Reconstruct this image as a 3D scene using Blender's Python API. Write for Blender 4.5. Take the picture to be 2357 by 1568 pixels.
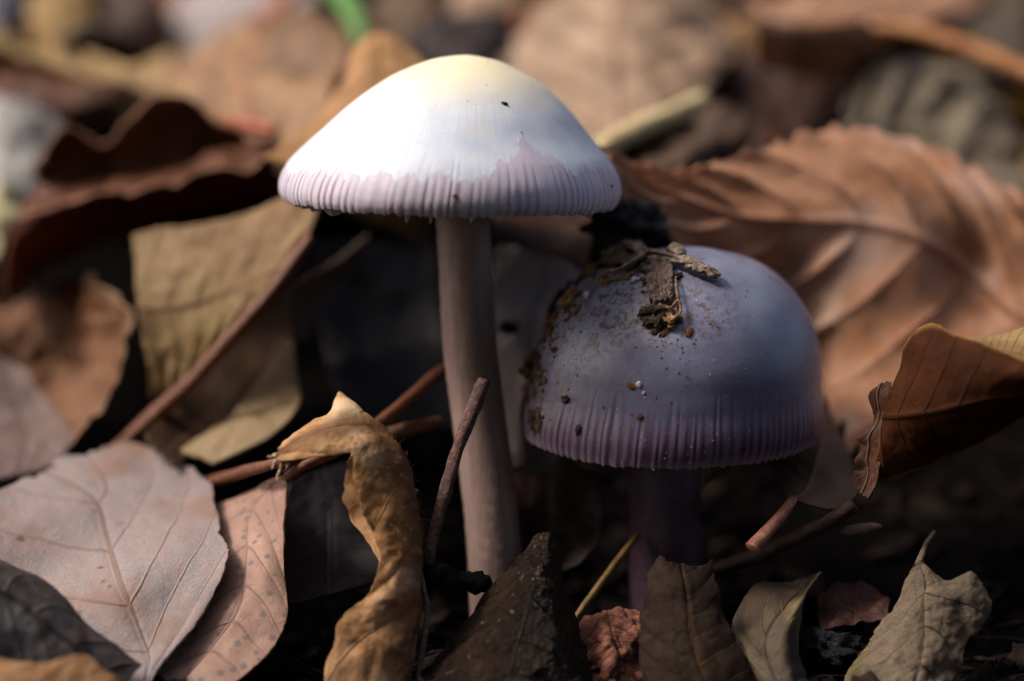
import bpy, math, random
import numpy as np
from mathutils import Vector, noise as mnoise
random.seed(7); rng = np.random.default_rng(7)
# ---------------------------------------------------------------- scene, camera, light
# All measures below are millimetres; S turns them into Blender metres.
S = 0.001
scn = bpy.context.scene
col = scn.collection
for o in list(bpy.data.objects): bpy.data.objects.remove(o)
PITCH = math.radians(8.0); DIST = 250.0
T = np.array([0.0, 0.0, 22.0])
FWD = np.array([0.0, math.cos(PITCH), -math.sin(PITCH)])
UP = np.array([0.0, math.sin(PITCH), math.cos(PITCH)])
RGT = np.array([1.0, 0.0, 0.0])
CAM = T - DIST*FWD
K = 90.0/2357.0
cd = bpy.data.cameras.new('camera'); cam = bpy.data.objects.new('camera', cd); col.objects.link(cam)
cam.location = CAM*S; cam.rotation_euler = (math.pi/2-PITCH, 0, 0)
cd.sensor_width = 36; cd.lens = 100; cd.clip_start = 0.01; cd.clip_end = 200
cd.dof.use_dof = True; cd.dof.focus_distance = (DIST-1.0)*S; cd.dof.aperture_fstop = 9.0
scn.camera = cam
SUN_DIR = np.array([-0.64, -0.07, 0.765]); SUN_DIR /= np.linalg.norm(SUN_DIR)
w = bpy.data.worlds.new('World'); scn.world = w; w.use_nodes = True
nt = w.node_tree; nt.nodes.clear()
sky = nt.nodes.new('ShaderNodeTexSky'); sky.sky_type = 'NISHITA'; sky.sun_disc = False
sky.sun_elevation = math.asin(SUN_DIR[2]); sky.sun_rotation = math.atan2(SUN_DIR[0], SUN_DIR[1])
bg = nt.nodes.new('ShaderNodeBackground'); bg.inputs['Strength'].default_value = 0.15
sky.air_density = 0.7; sky.dust_density = 5.0; sky.ozone_density = 0.2
ow = nt.nodes.new('ShaderNodeOutputWorld')
nt.links.new(sky.outputs[0], bg.inputs[0]); nt.links.new(bg.outputs[0], ow.inputs[0])
ld = bpy.data.lights.new('sun', 'SUN'); sun = bpy.data.objects.new('sun', ld); col.objects.link(sun)
ld.energy = 2.0; ld.angle = math.radians(12); ld.color = (1.0, 0.98, 0.965)
sun.rotation_euler = Vector(SUN_DIR).to_track_quat('Z', 'Y').to_euler(); sun.location = (0, 0, 2)
vs = scn.view_settings
scn.display_settings.display_device = 'sRGB'
vs.view_transform = 'Standard'; vs.look = 'None'; vs.gamma = 1; vs.use_curve_mapping = False
vs.exposure = 0.82
scn.render.engine = 'CYCLES'

# ---------------------------------------------------------------- helpers
def P(px, py, d):
    """point seen at (px, py) of the 2357 px wide view, d mm behind the plane of focus"""
    if d < 0: d *= .6
    q = DIST+d
    return CAM + FWD*q + RGT*((px-1178.5)*K*q/DIST) + UP*((784-py)*K*q/DIST)
def proj(p):
    v = p-CAM; q = v@FWD
    return 1178.5+(v@RGT)/q*DIST/K, 784-(v@UP)/q*DIST/K, q-DIST
def lin(c):
    if isinstance(c, str): c = [int(c[i:i+2], 16)/255 for i in (0, 2, 4)]
    return tuple((x/12.92 if x <= .04045 else ((x+.055)/1.055)**2.4) for x in c)+(1.0,)
def fbm(p, oct=3):
    return mnoise.fractal(Vector(p), 1.0, 2.0, oct)
def vnoise(pts, scale, seed=0.0, oct=3):
    return np.array([mnoise.fractal(Vector((p[0]/scale+seed, p[1]/scale+seed*.7, p[2]/scale-seed)), 1.0, 2.0, oct) for p in pts])
def tag(o, label=None, cat=None, group=None, kind=None):
    if label: o['label'] = label
    if cat: o['category'] = cat
    if group: o['group'] = group
    if kind: o['kind'] = kind
    return o
def empty(name, loc):
    o = bpy.data.objects.new(name, None); col.objects.link(o)
    o.empty_display_size = .003; o.location = np.array(loc)*S
    return o
def mesh_data(name, V, F, mat, origin=(0, 0, 0), uv=None, smooth=True, attrs=None):
    me = bpy.data.meshes.new(name)
    V = (np.asarray(V, float)-np.asarray(origin, float))*S
    me.from_pydata(V.tolist(), [], F)
    if uv is not None:
        l = me.uv_layers.new(name='UVMap')
        idx = np.empty(len(me.loops), dtype=np.int32); me.loops.foreach_get('vertex_index', idx)
        l.data.foreach_set('uv', np.asarray(uv, float)[idx].ravel())
    for k, a in (attrs or {}).items():
        at = me.attributes.new(k, 'FLOAT', 'POINT'); at.data.foreach_set('value', np.asarray(a, np.float32))
    if smooth: me.polygons.foreach_set('use_smooth', [True]*len(me.polygons))
    me.materials.append(mat); me.update()
    return me
def mk(name, V, F, mat, parent=None, origin=None, **kw):
    """one mesh object; vertices in world millimetres"""
    if parent is not None: origin = np.array(parent['_o']) if '_o' in parent else np.array(parent.location)/S
    if origin is None: V = np.asarray(V); origin = np.array([*(V.min(0)+V.max(0))[:2]/2, V[:, 2].min()])
    o = bpy.data.objects.new(name, mesh_data(name, V, F, mat, origin, **kw)); col.objects.link(o)
    ORIG[o.name] = origin
    if parent is not None: o.parent = parent
    else: o.location = np.array(origin)*S
    return o
ORIG = {}
def mk_sub(name, V, F, mat, parent, **kw):            # sub-part of a part whose own location is zero in its thing
    o = bpy.data.objects.new(name, mesh_data(name, V, F, mat, ORIG[parent.name], **kw)); col.objects.link(o)
    o.parent = parent; return o

# ---- materials
def newmat(name):
    m = bpy.data.materials.new(name); m.use_nodes = True; t = m.node_tree; t.nodes.clear()
    return m, t
class NB:
    """tiny node builder"""
    def __init__(s, t): s.t = t
    def n(s, typ, **kw):
        x = s.t.nodes.new(typ)
        for k, v in kw.items(): setattr(x, k, v)
        return x
    def put(s, sock, v):
        if hasattr(v, 'is_output') or isinstance(v, bpy.types.NodeSocket): s.t.links.new(v, sock)
        elif v is not None: sock.default_value = v
    def math(s, op, a, b=None, c=None, clamp=False):
        x = s.n('ShaderNodeMath', operation=op, use_clamp=clamp)
        for i, v in enumerate((a, b, c)):
            if v is not None: s.put(x.inputs[i], v)
        return x.outputs[0]
    def mix(s, f, a, b, mode='MIX'):
        x = s.n('ShaderNodeMix', data_type='RGBA', blend_type=mode)
        s.put(x.inputs[0], f); s.put(x.inputs[6], a); s.put(x.inputs[7], b)
        return x.outputs[2]
    def ramp(s, f, lo, hi):
        x = s.n('ShaderNodeMapRange', interpolation_type='SMOOTHSTEP')
        s.put(x.inputs[0], f); x.inputs[1].default_value = lo; x.inputs[2].default_value = hi
        return x.outputs[0]
    def coords(s, off=(0, 0, 0), scale=(1, 1, 1)):
        tc = s.n('ShaderNodeTexCoord'); mp = s.n('ShaderNodeMapping')
        s.t.links.new(tc.outputs['Object'], mp.inputs[0])
        mp.inputs['Scale'].default_value = tuple(1000*k for k in scale); mp.inputs['Location'].default_value = off
        return mp.outputs[0]
    def noise(s, co, per_mm, detail=4, rough=.6, dist=0):
        x = s.n('ShaderNodeTexNoise'); s.put(x.inputs['Vector'], co)
        x.inputs['Scale'].default_value = per_mm; x.inputs['Detail'].default_value = detail
        x.inputs['Roughness'].default_value = rough; x.inputs['Distortion'].default_value = dist
        return x.outputs[0]
    def voro(s, co, per_mm, feature='F1'):
        x = s.n('ShaderNodeTexVoronoi', feature=feature); s.put(x.inputs['Vector'], co); x.inputs['Scale'].default_value = per_mm
        return x.outputs[0]
    def bump(s, h, dist_mm, strength=1.0, nrm=None):
        x = s.n('ShaderNodeBump'); s.put(x.inputs['Height'], h)
        x.inputs['Distance'].default_value = dist_mm*S; x.inputs['Strength'].default_value = strength
        if nrm is not None: s.put(x.inputs['Normal'], nrm)
        return x.outputs[0]
def principled(b, base, rough=.6, spec=.4, nrm=None, **kw):
    p = b.n('ShaderNodeBsdfPrincipled')
    b.put(p.inputs['Base Color'], base); b.put(p.inputs['Roughness'], rough)
    p.inputs['Specular IOR Level'].default_value = spec
    if nrm is not None: b.put(p.inputs['Normal'], nrm)
    for k, v in kw.items(): b.put(p.inputs[k.replace('_', ' ')], v)
    return p
def out(b, sh):
    o = b.n('ShaderNodeOutputMaterial'); b.t.links.new(sh, o.inputs[0])
LEAFN = [0]
def leaf_mat(c1, c2, vein=None, veins=(9, 2.2), rough=.55, trans=.22, spots=None, spec=.2, mottle=.25, fine=.12, bumpd=.12, midw=.018, wet=0, edge=None, grain=5.0, tint=None, sw=.07):
    LEAFN[0] += 1; sd = LEAFN[0]*13.7
    m, t = newmat('leaf_%d' % LEAFN[0]); b = NB(t)
    co = b.coords((sd, sd*.3, -sd))
    A, B = lin(c1), lin(c2)
    f1 = b.noise(co, mottle, 5, .62, .6)
    base = b.mix(b.ramp(f1, .38, .64), A, B)
    f2 = b.noise(co, grain, 4, .7)
    fv = b.math('MULTIPLY_ADD', f2, fine*4, 1-fine*2)
    cc = b.n('ShaderNodeCombineColor'); [b.put(cc.inputs[i], fv) for i in range(3)]
    base = b.mix(1.0, base, cc.outputs[0], 'MULTIPLY')
    if tint:
        f3 = b.noise(co, .11, 3, .5); base = b.mix(b.ramp(f3, .48, .66), base, lin(tint))
    uvn = b.n('ShaderNodeUVMap'); sp = b.n('ShaderNodeSeparateXYZ'); b.t.links.new(uvn.outputs[0], sp.inputs[0])
    u, v = sp.outputs[0], sp.outputs[1]
    wob = b.math('MULTIPLY_ADD', b.noise(co, .3, 2), .14, -.07)
    x = b.math('MULTIPLY', b.math('ABSOLUTE', b.math('SUBTRACT', v, .5)), 2.0)
    s_ = b.math('ADD', b.math('MULTIPLY_ADD', u, veins[0], wob), b.math('MULTIPLY', b.math('POWER', x, 1.15), -veins[1]))
    fr = b.math('MULTIPLY', b.math('ABSOLUTE', b.math('SUBTRACT', b.math('FRACT', s_), .5)), 2.0)
    sv = b.math('MULTIPLY', b.ramp(fr, 1-sw*2, 1.0), b.math('SUBTRACT', 1.0, b.math('MULTIPLY', x, .55)))
    mid = b.math('SUBTRACT', 1.0, b.ramp(x, midw*.6, midw*2.4))
    vv = b.math('MAXIMUM', sv, mid)
    # fine net of veinlets
    net = b.voro(co, 1.3, 'DISTANCE_TO_EDGE'); net = b.math('SUBTRACT', 1.0, b.ramp(net, 0.0, .10))
    if vein is not None:
        base = b.mix(b.math('MULTIPLY', vv, .75), base, lin(vein))
        base = b.mix(b.math('MULTIPLY', net, .09), base, lin(vein))
    if spots:
        sc, thr, per = spots
        vo = b.voro(b.coords((sd*2, 0, sd)), per)
        m1 = b.math('SUBTRACT', 1.0, b.ramp(b.math('ADD', vo, b.math('MULTIPLY', b.noise(co, 1.2, 3), .35)), thr, thr+.12))
        base = b.mix(b.math('MULTIPLY', m1, .8), base, lin(sc))
    if edge:
        e = b.math('MAXIMUM', b.ramp(x, .86, 1.0), b.ramp(b.math('ABSOLUTE', b.math('SUBTRACT', u, .5)), .46, .5))
        base = b.mix(b.math('MULTIPLY', e, .7), base, lin(edge))
    h = b.math('ADD', b.math('MULTIPLY', f2, .55), b.math('ADD', b.math('MULTIPLY', vv, .9), b.math('MULTIPLY', net, .1)))
    h = b.math('ADD', h, b.math('MULTIPLY', b.noise(co, 1.4, 5, .65), .9))
    nrm = b.bump(h, bumpd, .9)
    rg = rough
    if wet: rg = b.math('MULTIPLY_ADD', b.noise(co, 1.1, 4), .5, rough-.22, clamp=True)
    p = principled(b, base, rg, spec, nrm)
    if wet: p.inputs['Coat Weight'].default_value = wet; p.inputs['Coat Roughness'].default_value = .12; b.put(p.inputs['Coat Normal'], nrm)
    sh = p.outputs[0]
    if trans:
        tr = b.n('ShaderNodeBsdfTranslucent'); b.put(tr.inputs[0], b.mix(1.0, base, lin((1.0, .72, .45)), 'MULTIPLY')); b.put(tr.inputs[1], nrm)
        ms = b.n('ShaderNodeMixShader'); ms.inputs[0].default_value = trans
        b.t.links.new(p.outputs[0], ms.inputs[1]); b.t.links.new(tr.outputs[0], ms.inputs[2]); sh = ms.outputs[0]
    out(b, sh); return m
def simple_mat(name, c1, c2, per=.8, rough=.7, bumpd=.1, spec=.3, stretch=(1, 1, 1), thr=(.4, .62), coat=0, grain=6):
    m, t = newmat(name); b = NB(t); co = b.coords((1.3, 4.1, 2.2), stretch)
    f = b.noise(co, per, 5, .65, .3); base = b.mix(b.ramp(f, *thr), lin(c1), lin(c2))
    g = b.noise(co, grain, 3, .7)
    h = b.math('ADD', f, b.math('MULTIPLY', g, .5))
    p = principled(b, base, rough, spec, b.bump(h, bumpd, 1.0))
    if coat: p.inputs['Coat Weight'].default_value = coat; p.inputs['Coat Roughness'].default_value = .15
    out(b, p.outputs[0]); return m

# ---- geometry
def cr_basis(n, U):
    x = np.clip(U, 0, 1)*(n-1); i = np.minimum(x.astype(int), n-2); t = x-i
    idx = np.stack([np.maximum(i-1, 0), i, i+1, np.minimum(i+2, n-1)], -1)
    w = np.stack([-.5*t+t*t-.5*t**3, 1-2.5*t*t+1.5*t**3, .5*t+2*t*t-1.5*t**3, -.5*t*t+.5*t**3], -1)
    return idx, w
def evalgrid(G, U, V):
    iu, wu = cr_basis(G.shape[0], U.ravel()); iv, wv = cr_basis(G.shape[1], V.ravel())
    r = np.zeros((U.size, 3))
    for a in range(4):
        for c in range(4):
            r += G[iu[:, a], iv[:, c]]*(wu[:, a]*wv[:, c])[:, None]
    return r.reshape(U.shape+(3,))
def resample_row(row, m):
    row = np.asarray(row, float); x = np.linspace(0, 1, len(row)); y = np.linspace(0, 1, m)
    return np.stack([np.interp(y, x, row[:, k]) for k in range(3)], 1)
def n1(x, seed):
    x = np.asarray(x); i = np.floor(x).astype(int); t = x-i; t = t*t*(3-2*t)
    h = lambda k: np.modf(np.abs(np.sin((k+seed*17.3)*12.9898)*43758.5453))[0]*2-1
    return h(i)*(1-t)+h(i+1)*t
def leaf_surface(rows, nu, nv, serr=(0.02, 14), rag=.012, crumple=(.25, 5), veins=(9, 2.2, .06), seed=0., pix=True, rag_u=None, midgroove=.15, holes=()):
    mcol = max(len(r) for r in rows)
    G = np.stack([resample_row([P(*q) if pix else q for q in r], mcol) for r in rows])
    U, V = np.meshgrid(np.linspace(0, 1, nu), np.linspace(0, 1, nv), indexing='ij')
    uu = np.linspace(0, 1, nu); vv_ = np.linspace(0, 1, nv)
    def edge(x, sd):
        sw = 1-np.modf(x*serr[1]+.15*n1(x*serr[1]*.5, sd))[0]
        return serr[0]*sw + rag*(.6*(n1(x*23, sd+3)+1)+.4*(n1(x*61, sd+5)+1))
    eL, eR = edge(uu, seed+1), edge(uu, seed+2)
    ru = rag if rag_u is None else rag_u
    e0 = ru*(1+n1(vv_*9, seed+7)+.5*n1(vv_*31, seed+8)); e1 = ru*(1+n1(vv_*9, seed+9)+.5*n1(vv_*31, seed+10))
    V = V+eL[:, None]*(1-V)**5-eR[:, None]*V**5; U = np.clip(U+e0[None]*(1-U)**5-e1[None]*U**5, 0, 1)
    X = evalgrid(G, U, V)
    N = np.cross(np.gradient(X, axis=0), np.gradient(X, axis=1)); N /= np.linalg.norm(N, axis=2, keepdims=True)+1e-9
    x = np.abs(V-.5)*2; s = U*veins[0]-x**1.15*veins[1]
    irr = .75+.9*vnoise(X.reshape(-1, 3), 11, seed+40, 2).reshape(X.shape[:2])
    disp = veins[2]*irr*(2*np.sqrt(np.abs(np.sin(np.pi*s))+.02)-1.3)*np.minimum(1, x*3)*(1-.3*x) - midgroove*np.exp(-(x/.05)**2)
    disp = disp + crumple[0]*vnoise(X.reshape(-1, 3), crumple[1], seed*3.1+1, 4).reshape(X.shape[:2])
    X = X+N*disp[..., None]
    N = np.cross(np.gradient(X, axis=0), np.gradient(X, axis=1)); N /= np.linalg.norm(N, axis=2, keepdims=True)+1e-9
    return X, N, U, V
def sheet(X, N, U, V, thick, holes=()):
    nu, nv = X.shape[:2]
    A = (X+N*thick/2).reshape(-1, 3); B = (X-N*thick/2).reshape(-1, 3); n = nu*nv
    g = lambda i, j: i*nv+j
    keep = np.ones((nu-1, nv-1), bool)
    for (hu, hv, ru, rv) in holes:
        cu, cv = (U[:-1, :-1]-hu)/ru, (V[:-1, :-1]-hv)/rv
        keep &= (cu**2+cv**2) > 1+.5*np.sin(np.arctan2(cv, cu)*5+hu*40)*.6
    F = []
    for i in range(nu-1):
        for j in range(nv-1):
            if not keep[i, j]: continue
            a, b_, c, d = g(i, j), g(i+1, j), g(i+1, j+1), g(i, j+1)
            F.append((a, b_, c, d)); F.append((n+d, n+c, n+b_, n+a))
            if i == 0 or not keep[i-1, j]: F.append((a, d, n+d, n+a))
            if i == nu-2 or not keep[i+1, j]: F.append((c, b_, n+b_, n+c))
            if j == 0 or not keep[i, j-1]: F.append((b_, a, n+a, n+b_))
            if j == nv-2 or not keep[i, j+1]: F.append((d, c, n+c, n+d))
    uv = np.stack([U.ravel(), V.ravel()], 1); uv = np.concatenate([uv, uv])
    return np.concatenate([A, B]), F, uv
def tube_geo(pts, rad, sides=10, sub=6, rough=.06, seed=0., flat=1.0, caps=True):
    pts = np.asarray(pts, float); n = len(pts); m = (n-1)*sub+1
    ii, ww = cr_basis(n, np.linspace(0, 1, m))
    C = np.einsum('ij,ijk->ik', ww, pts[ii]); R = np.interp(np.linspace(0, 1, m), np.linspace(0, 1, n), np.broadcast_to(np.asarray(rad, float), (n,)))
    Tn = np.gradient(C, axis=0); Tn /= np.linalg.norm(Tn, axis=1, keepdims=True)+1e-9
    ref = np.array([.31, -.9, .29]); V = []; uv = []
    for i in range(m):
        a = np.cross(Tn[i], ref); a /= np.linalg.norm(a); b_ = np.cross(a, Tn[i])
        for j in range(sides):
            th = 2*math.pi*j/sides
            k = 1+rough*(n1(j*1.7+seed, seed)*1.0+.8*n1(i*.55+j*3.1, seed+2))
            if caps and i in (0, m-1): k *= .93
            V.append(C[i]+R[i]*k*(math.cos(th)*a+flat*math.sin(th)*b_)); uv.append((i/(m-1), j/sides))
    F = [(i*sides+j, i*sides+(j+1) % sides, (i+1)*sides+(j+1) % sides, (i+1)*sides+j) for i in range(m-1) for j in range(sides)]
    if caps:
        for i, sgn in ((0, -1), (m-1, 1)):
            V.append(C[i]+Tn[i]*sgn*R[i]*.12); uv.append((0, 0)); c = len(V)-1
            for j in range(sides):
                f = (i*sides+j, i*sides+(j+1) % sides, c); F.append(f if sgn > 0 else f[::-1])
    return np.array(V), F, uv
def leaf(name, label, rows, mat, nu=60, nv=40, cat='leaf', group=None, thick=.22, stalk=None, stalk_r=(.55, .8), stalk_mat=None, holes=(), midrib=0, **kw):
    X, N, U, V = leaf_surface(rows, nu, nv, seed=LEAFN[0]*1.37, **kw)
    LAST[name] = (X, N)
    Vt, F, uv = sheet(X, N, U, V, thick, holes)
    base = np.array([*Vt[:, :2].mean(0), Vt[:, 2].min()])
    r = empty(name, base); r['_o'] = base.tolist(); tag(r, label, cat, group)
    bl = mk('blade', Vt, F, mat, r, uv=uv)
    if midrib:
        j = nv//2; pts = X[::max(1, nu//10), j]-N[::max(1, nu//10), j]*thick*.4
        tv, tf, tu = tube_geo(pts, np.linspace(midrib, midrib*.3, len(pts)), 8, 4, .05); mk('midrib', tv, tf, stalk_mat or mat, r, uv=tu)
    if stalk:
        pts = [P(*q) for q in stalk]
        tv, tf, tu = tube_geo(pts, np.linspace(stalk_r[0], stalk_r[1], len(pts)), 12, 8, .07, LEAFN[0]); mk('stalk', tv, tf, stalk_mat or mat, r, uv=tu)
    del r['_o']
    return r
LAST = {}
def grit_on(name, surf, n, rr, label, mat):
    X, N = surf; parts = []
    for k in range(n):
        i, j = random.randrange(3, X.shape[0]-3), random.randrange(3, X.shape[1]-3); nn = N[i, j] if N[i, j]@FWD < 0 else -N[i, j]; r = random.uniform(*rr)*random.choice((.5, .7, 1, 1.4))
        parts.append(crumb_geo(X[i, j]+nn*r*.5, nn, r, (1, random.uniform(.6, 2), .6), random.uniform(0, 6), k*.7, 1, .6))
    V, F = merge(parts); tag(mk(name, V, F, mat, smooth=False), label, 'grit', kind='stuff')
def twig(name, label, pts, rad, mat, cat='twig', group=None, sides=12, rough=.17, sub=8, **kw):
    V, F, uv = tube_geo([P(*q) for q in pts], rad, sides, sub, rough, len(bpy.data.objects)*.7, **kw)
    return tag(mk(name, V, F, mat, uv=uv), label, cat, group)
_ico = None
def ico(sub=2):
    import bmesh
    bm = bmesh.new(); bmesh.ops.create_icosphere(bm, subdivisions=sub, radius=1)
    V = np.array([v.co[:] for v in bm.verts]); F = [tuple(v.index for v in f.verts) for f in bm.faces]; bm.free(); return V, F
ICO = {k: ico(k) for k in (1, 2, 3, 4)}
def crumb_geo(c, n, r, stretch=(1, 1, .6), rot=0., seed=0., sub=2, rough=.45, fr=1.1):
    V, F = ICO[sub]
    n = np.asarray(n)/np.linalg.norm(n); a = np.cross(n, [.2, .9, .4]); a /= np.linalg.norm(a); b_ = np.cross(n, a)
    a, b_ = a*math.cos(rot)+b_*math.sin(rot), b_*math.cos(rot)-a*math.sin(rot)
    k = 1+rough*np.array([mnoise.fractal(Vector(v*fr+seed*3.3), 1.0, 2.0, 3) for v in V])
    W = V*k[:, None]*np.array(stretch)*r
    return c+W[:, :1]*a+W[:, 1:2]*b_+W[:, 2:]*n, F
def merge(parts):
    Vs, Fs, o = [], [], 0
    for V, F in parts:
        Vs.append(V); Fs += [tuple(i+o for i in f) for f in F]; o += len(V)
    return np.concatenate(Vs), Fs

# ---------------------------------------------------------------- ground
def ground_h(x, y):
    xs = np.array([-400, 0, 22, 45, 70, 110, 200, 400, 900, 4000, 40000.]); hs = np.array([-7, -7, -6, 2, 14, 28, 56, 96, 130, 160, 200.])
    base = np.interp(y, xs, hs)
    side = 6*np.clip((-x-25)/30, 0, 1)+5*np.clip((x-35)/30, 0, 1)
    front = 9*np.clip((-y-45)/40, 0, 1)
    return base+side+front
def gz(x, y):
    return float(ground_h(x, y))+2.2*fbm((x/23, y/23, 1.7))+.8*fbm((x/5, y/5, 9.1))
m, t = newmat('soil'); b = NB(t); co = b.coords()
f = b.noise(co, .35, 6, .7); g = b.noise(co, 2.2, 5, .75)
base = b.mix(b.ramp(f, .35, .7), lin('070506'), lin('15100e')); base = b.mix(b.ramp(g, .62, .75), base, lin('2a201b'))
SOIL = m; out(b, principled(b, base, .95, .03, b.bump(b.math('ADD', f, g), .8, 1.0)).outputs[0])
ax = np.concatenate([[-40000, -8000, -2000, -700, -350], np.linspace(-200, 200, 161), [350, 700, 2000, 8000, 40000]])
ay = np.concatenate([[-40000, -8000, -2000, -700, -350], np.linspace(-200, 260, 185), [330, 450, 700, 1200, 3000, 9000, 40000]])
V = [(x, y, gz(x, y)) for x in ax for y in ay]; ny = len(ay)
F = [(i*ny+j, (i+1)*ny+j, (i+1)*ny+j+1, i*ny+j+1) for i in range(len(ax)-1) for j in range(ny-1)]
tag(mk('ground', V, F, SOIL, origin=(0, 0, 0)), 'dark crumbly forest soil under the leaf litter', kind='structure')

# ---------------------------------------------------------------- mushrooms
def flesh_mat(name, build):
    m, t = newmat(name); b = NB(t); build(b); return m
def cap_white(b):
    co = b.coords()
    def at(n): x = b.n('ShaderNodeAttribute', attribute_name=n); return x.outputs['Fac']
    fine = b.noise(co, 3.2, 5, .75); mid = b.noise(co, .5, 4, .6)
    mask = b.ramp(b.math('ADD', at('mask'), b.math('ADD', b.math('MULTIPLY_ADD', fine, 1.5, -.75), b.math('MULTIPLY_ADD', b.noise(b.coords((3, 3, 3), (1, 1, .4)), 1.5, 3, .6), 1.0, -.5))), -.12, .2)
    white = b.mix(b.ramp(mid, .35, .7), lin('cbced4'), lin('c0c4cd'))
    uvn = b.n('ShaderNodeUVMap'); mp = b.n('ShaderNodeMapping'); b.t.links.new(uvn.outputs[0], mp.inputs[0]); mp.inputs['Scale'].default_value = (38, 3, 1)
    fib = b.noise(mp.outputs[0], 1.0, 4, .6)
    white = b.mix(b.math('MULTIPLY', b.ramp(fib, .48, .75), .45), white, lin('b3b2bd'))
    white = b.mix(b.math('MULTIPLY', b.ramp(b.noise(co, .33, 5, .7, .8), .52, .72), .4), white, lin('cfc4b0'))
    white = b.mix(b.math('MULTIPLY', at('top'), b.math('MULTIPLY_ADD', mid, .6, .5)), white, lin('e6d3a2'))
    band = b.mix(b.ramp(mid, .3, .7), lin('c6bac1'), lin('bab1bd'))
    band = b.mix(b.math('MULTIPLY', at('groove'), .95), band, lin('8d7480'))
    base = b.mix(mask, band, white)
    base = b.mix(b.math('MULTIPLY', b.ramp(b.noise(co, 1.7, 3), .66, .78), .25), base, lin('c8a878'))
    h = b.math('ADD', b.math('MULTIPLY', fine, .5), b.math('MULTIPLY', mask, .5))
    p = principled(b, base, .55, .3, b.bump(h, .06, .8), Subsurface_Weight=.35)
    p.inputs['Subsurface Radius'].default_value = (1.0, .75, .65); p.inputs['Subsurface Scale'].default_value = .0009
    out(b, p.outputs[0])
def cap_lilac(b):
    co = b.coords()
    def at(n): x = b.n('ShaderNodeAttribute', attribute_name=n); return x.outputs['Fac']
    fine = b.noise(co, 5.5, 4, .75); mid = b.noise(co, .22, 4, .6)
    base = b.mix(b.ramp(mid, .35, .68), lin('878a9c'), lin('757489'))
    base = b.mix(at('mid'), base, lin('58526a'))
    base = b.mix(at('band'), base, lin('4f394b'))
    base = b.mix(b.math('MULTIPLY', at('ridge'), .85), base, lin('7c6c80'))
    base = b.mix(b.math('MULTIPLY', at('edge'), .75), base, lin('a08c96'))
    dirt = b.math('MULTIPLY', at('dirt'), b.ramp(b.noise(co, 1.6, 6, .75), .46, .6))
    base = b.mix(dirt, base, lin('5a4330'))
    base = b.mix(b.math('MULTIPLY', b.ramp(fine, .63, .8), .5), base, lin('b4b2c4'))
    base = b.mix(b.math('MULTIPLY', b.ramp(b.noise(co, .45, 6, .7, .7), .5, .72), .4), base, lin('6a6478'))
    h = b.math('ADD', fine, b.math('MULTIPLY', b.noise(co, 1.2, 3), .7))
    rg = b.math('MULTIPLY_ADD', b.noise(co, .8, 5), .5, .08)
    p = principled(b, base, rg, .5, b.bump(h, .035, .8), Subsurface_Weight=.25)
    p.inputs['Subsurface Radius'].default_value = (.8, .6, .8); p.inputs['Subsurface Scale'].default_value = .0007
    out(b, p.outputs[0])
def stem_build(c1, c2):
    def f(b):
        co = b.coords((0, 0, 0), (1, 1, .05)); co2 = b.coords()
        f1 = b.noise(co, 4.5, 4, .65); sp = b.ramp(b.noise(co2, 2.4, 4, .7), .66, .76)
        base = b.mix(b.ramp(f1, .35, .65), lin(c1), lin(c2)); base = b.mix(b.math('MULTIPLY', sp, .5), base, lin('b9a9b0'))
        p = principled(b, base, .45, .4, b.bump(b.math('ADD', f1, sp), .06, .8), Subsurface_Weight=.3)
        p.inputs['Subsurface Radius'].default_value = (1, .7, .6); p.inputs['Subsurface Scale'].default_value = .0008
        out(b, p.outputs[0])
    return f
CAPW = flesh_mat('white_cap_skin', cap_white); CAPL = flesh_mat('lilac_cap_skin', cap_lilac)
STEMW = flesh_mat('pale_stem', stem_build('9a8076', '8c7268')); STEML = flesh_mat('violet_stem', stem_build('5c4252', '4a3442'))
GILLW = simple_mat('pale_gill', 'e0d2d5', 'd0c0c5', 1.0, .6, .03); GILLL = simple_mat('violet_gill', '87788a', '75657a', 1.0, .6, .03)

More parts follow.
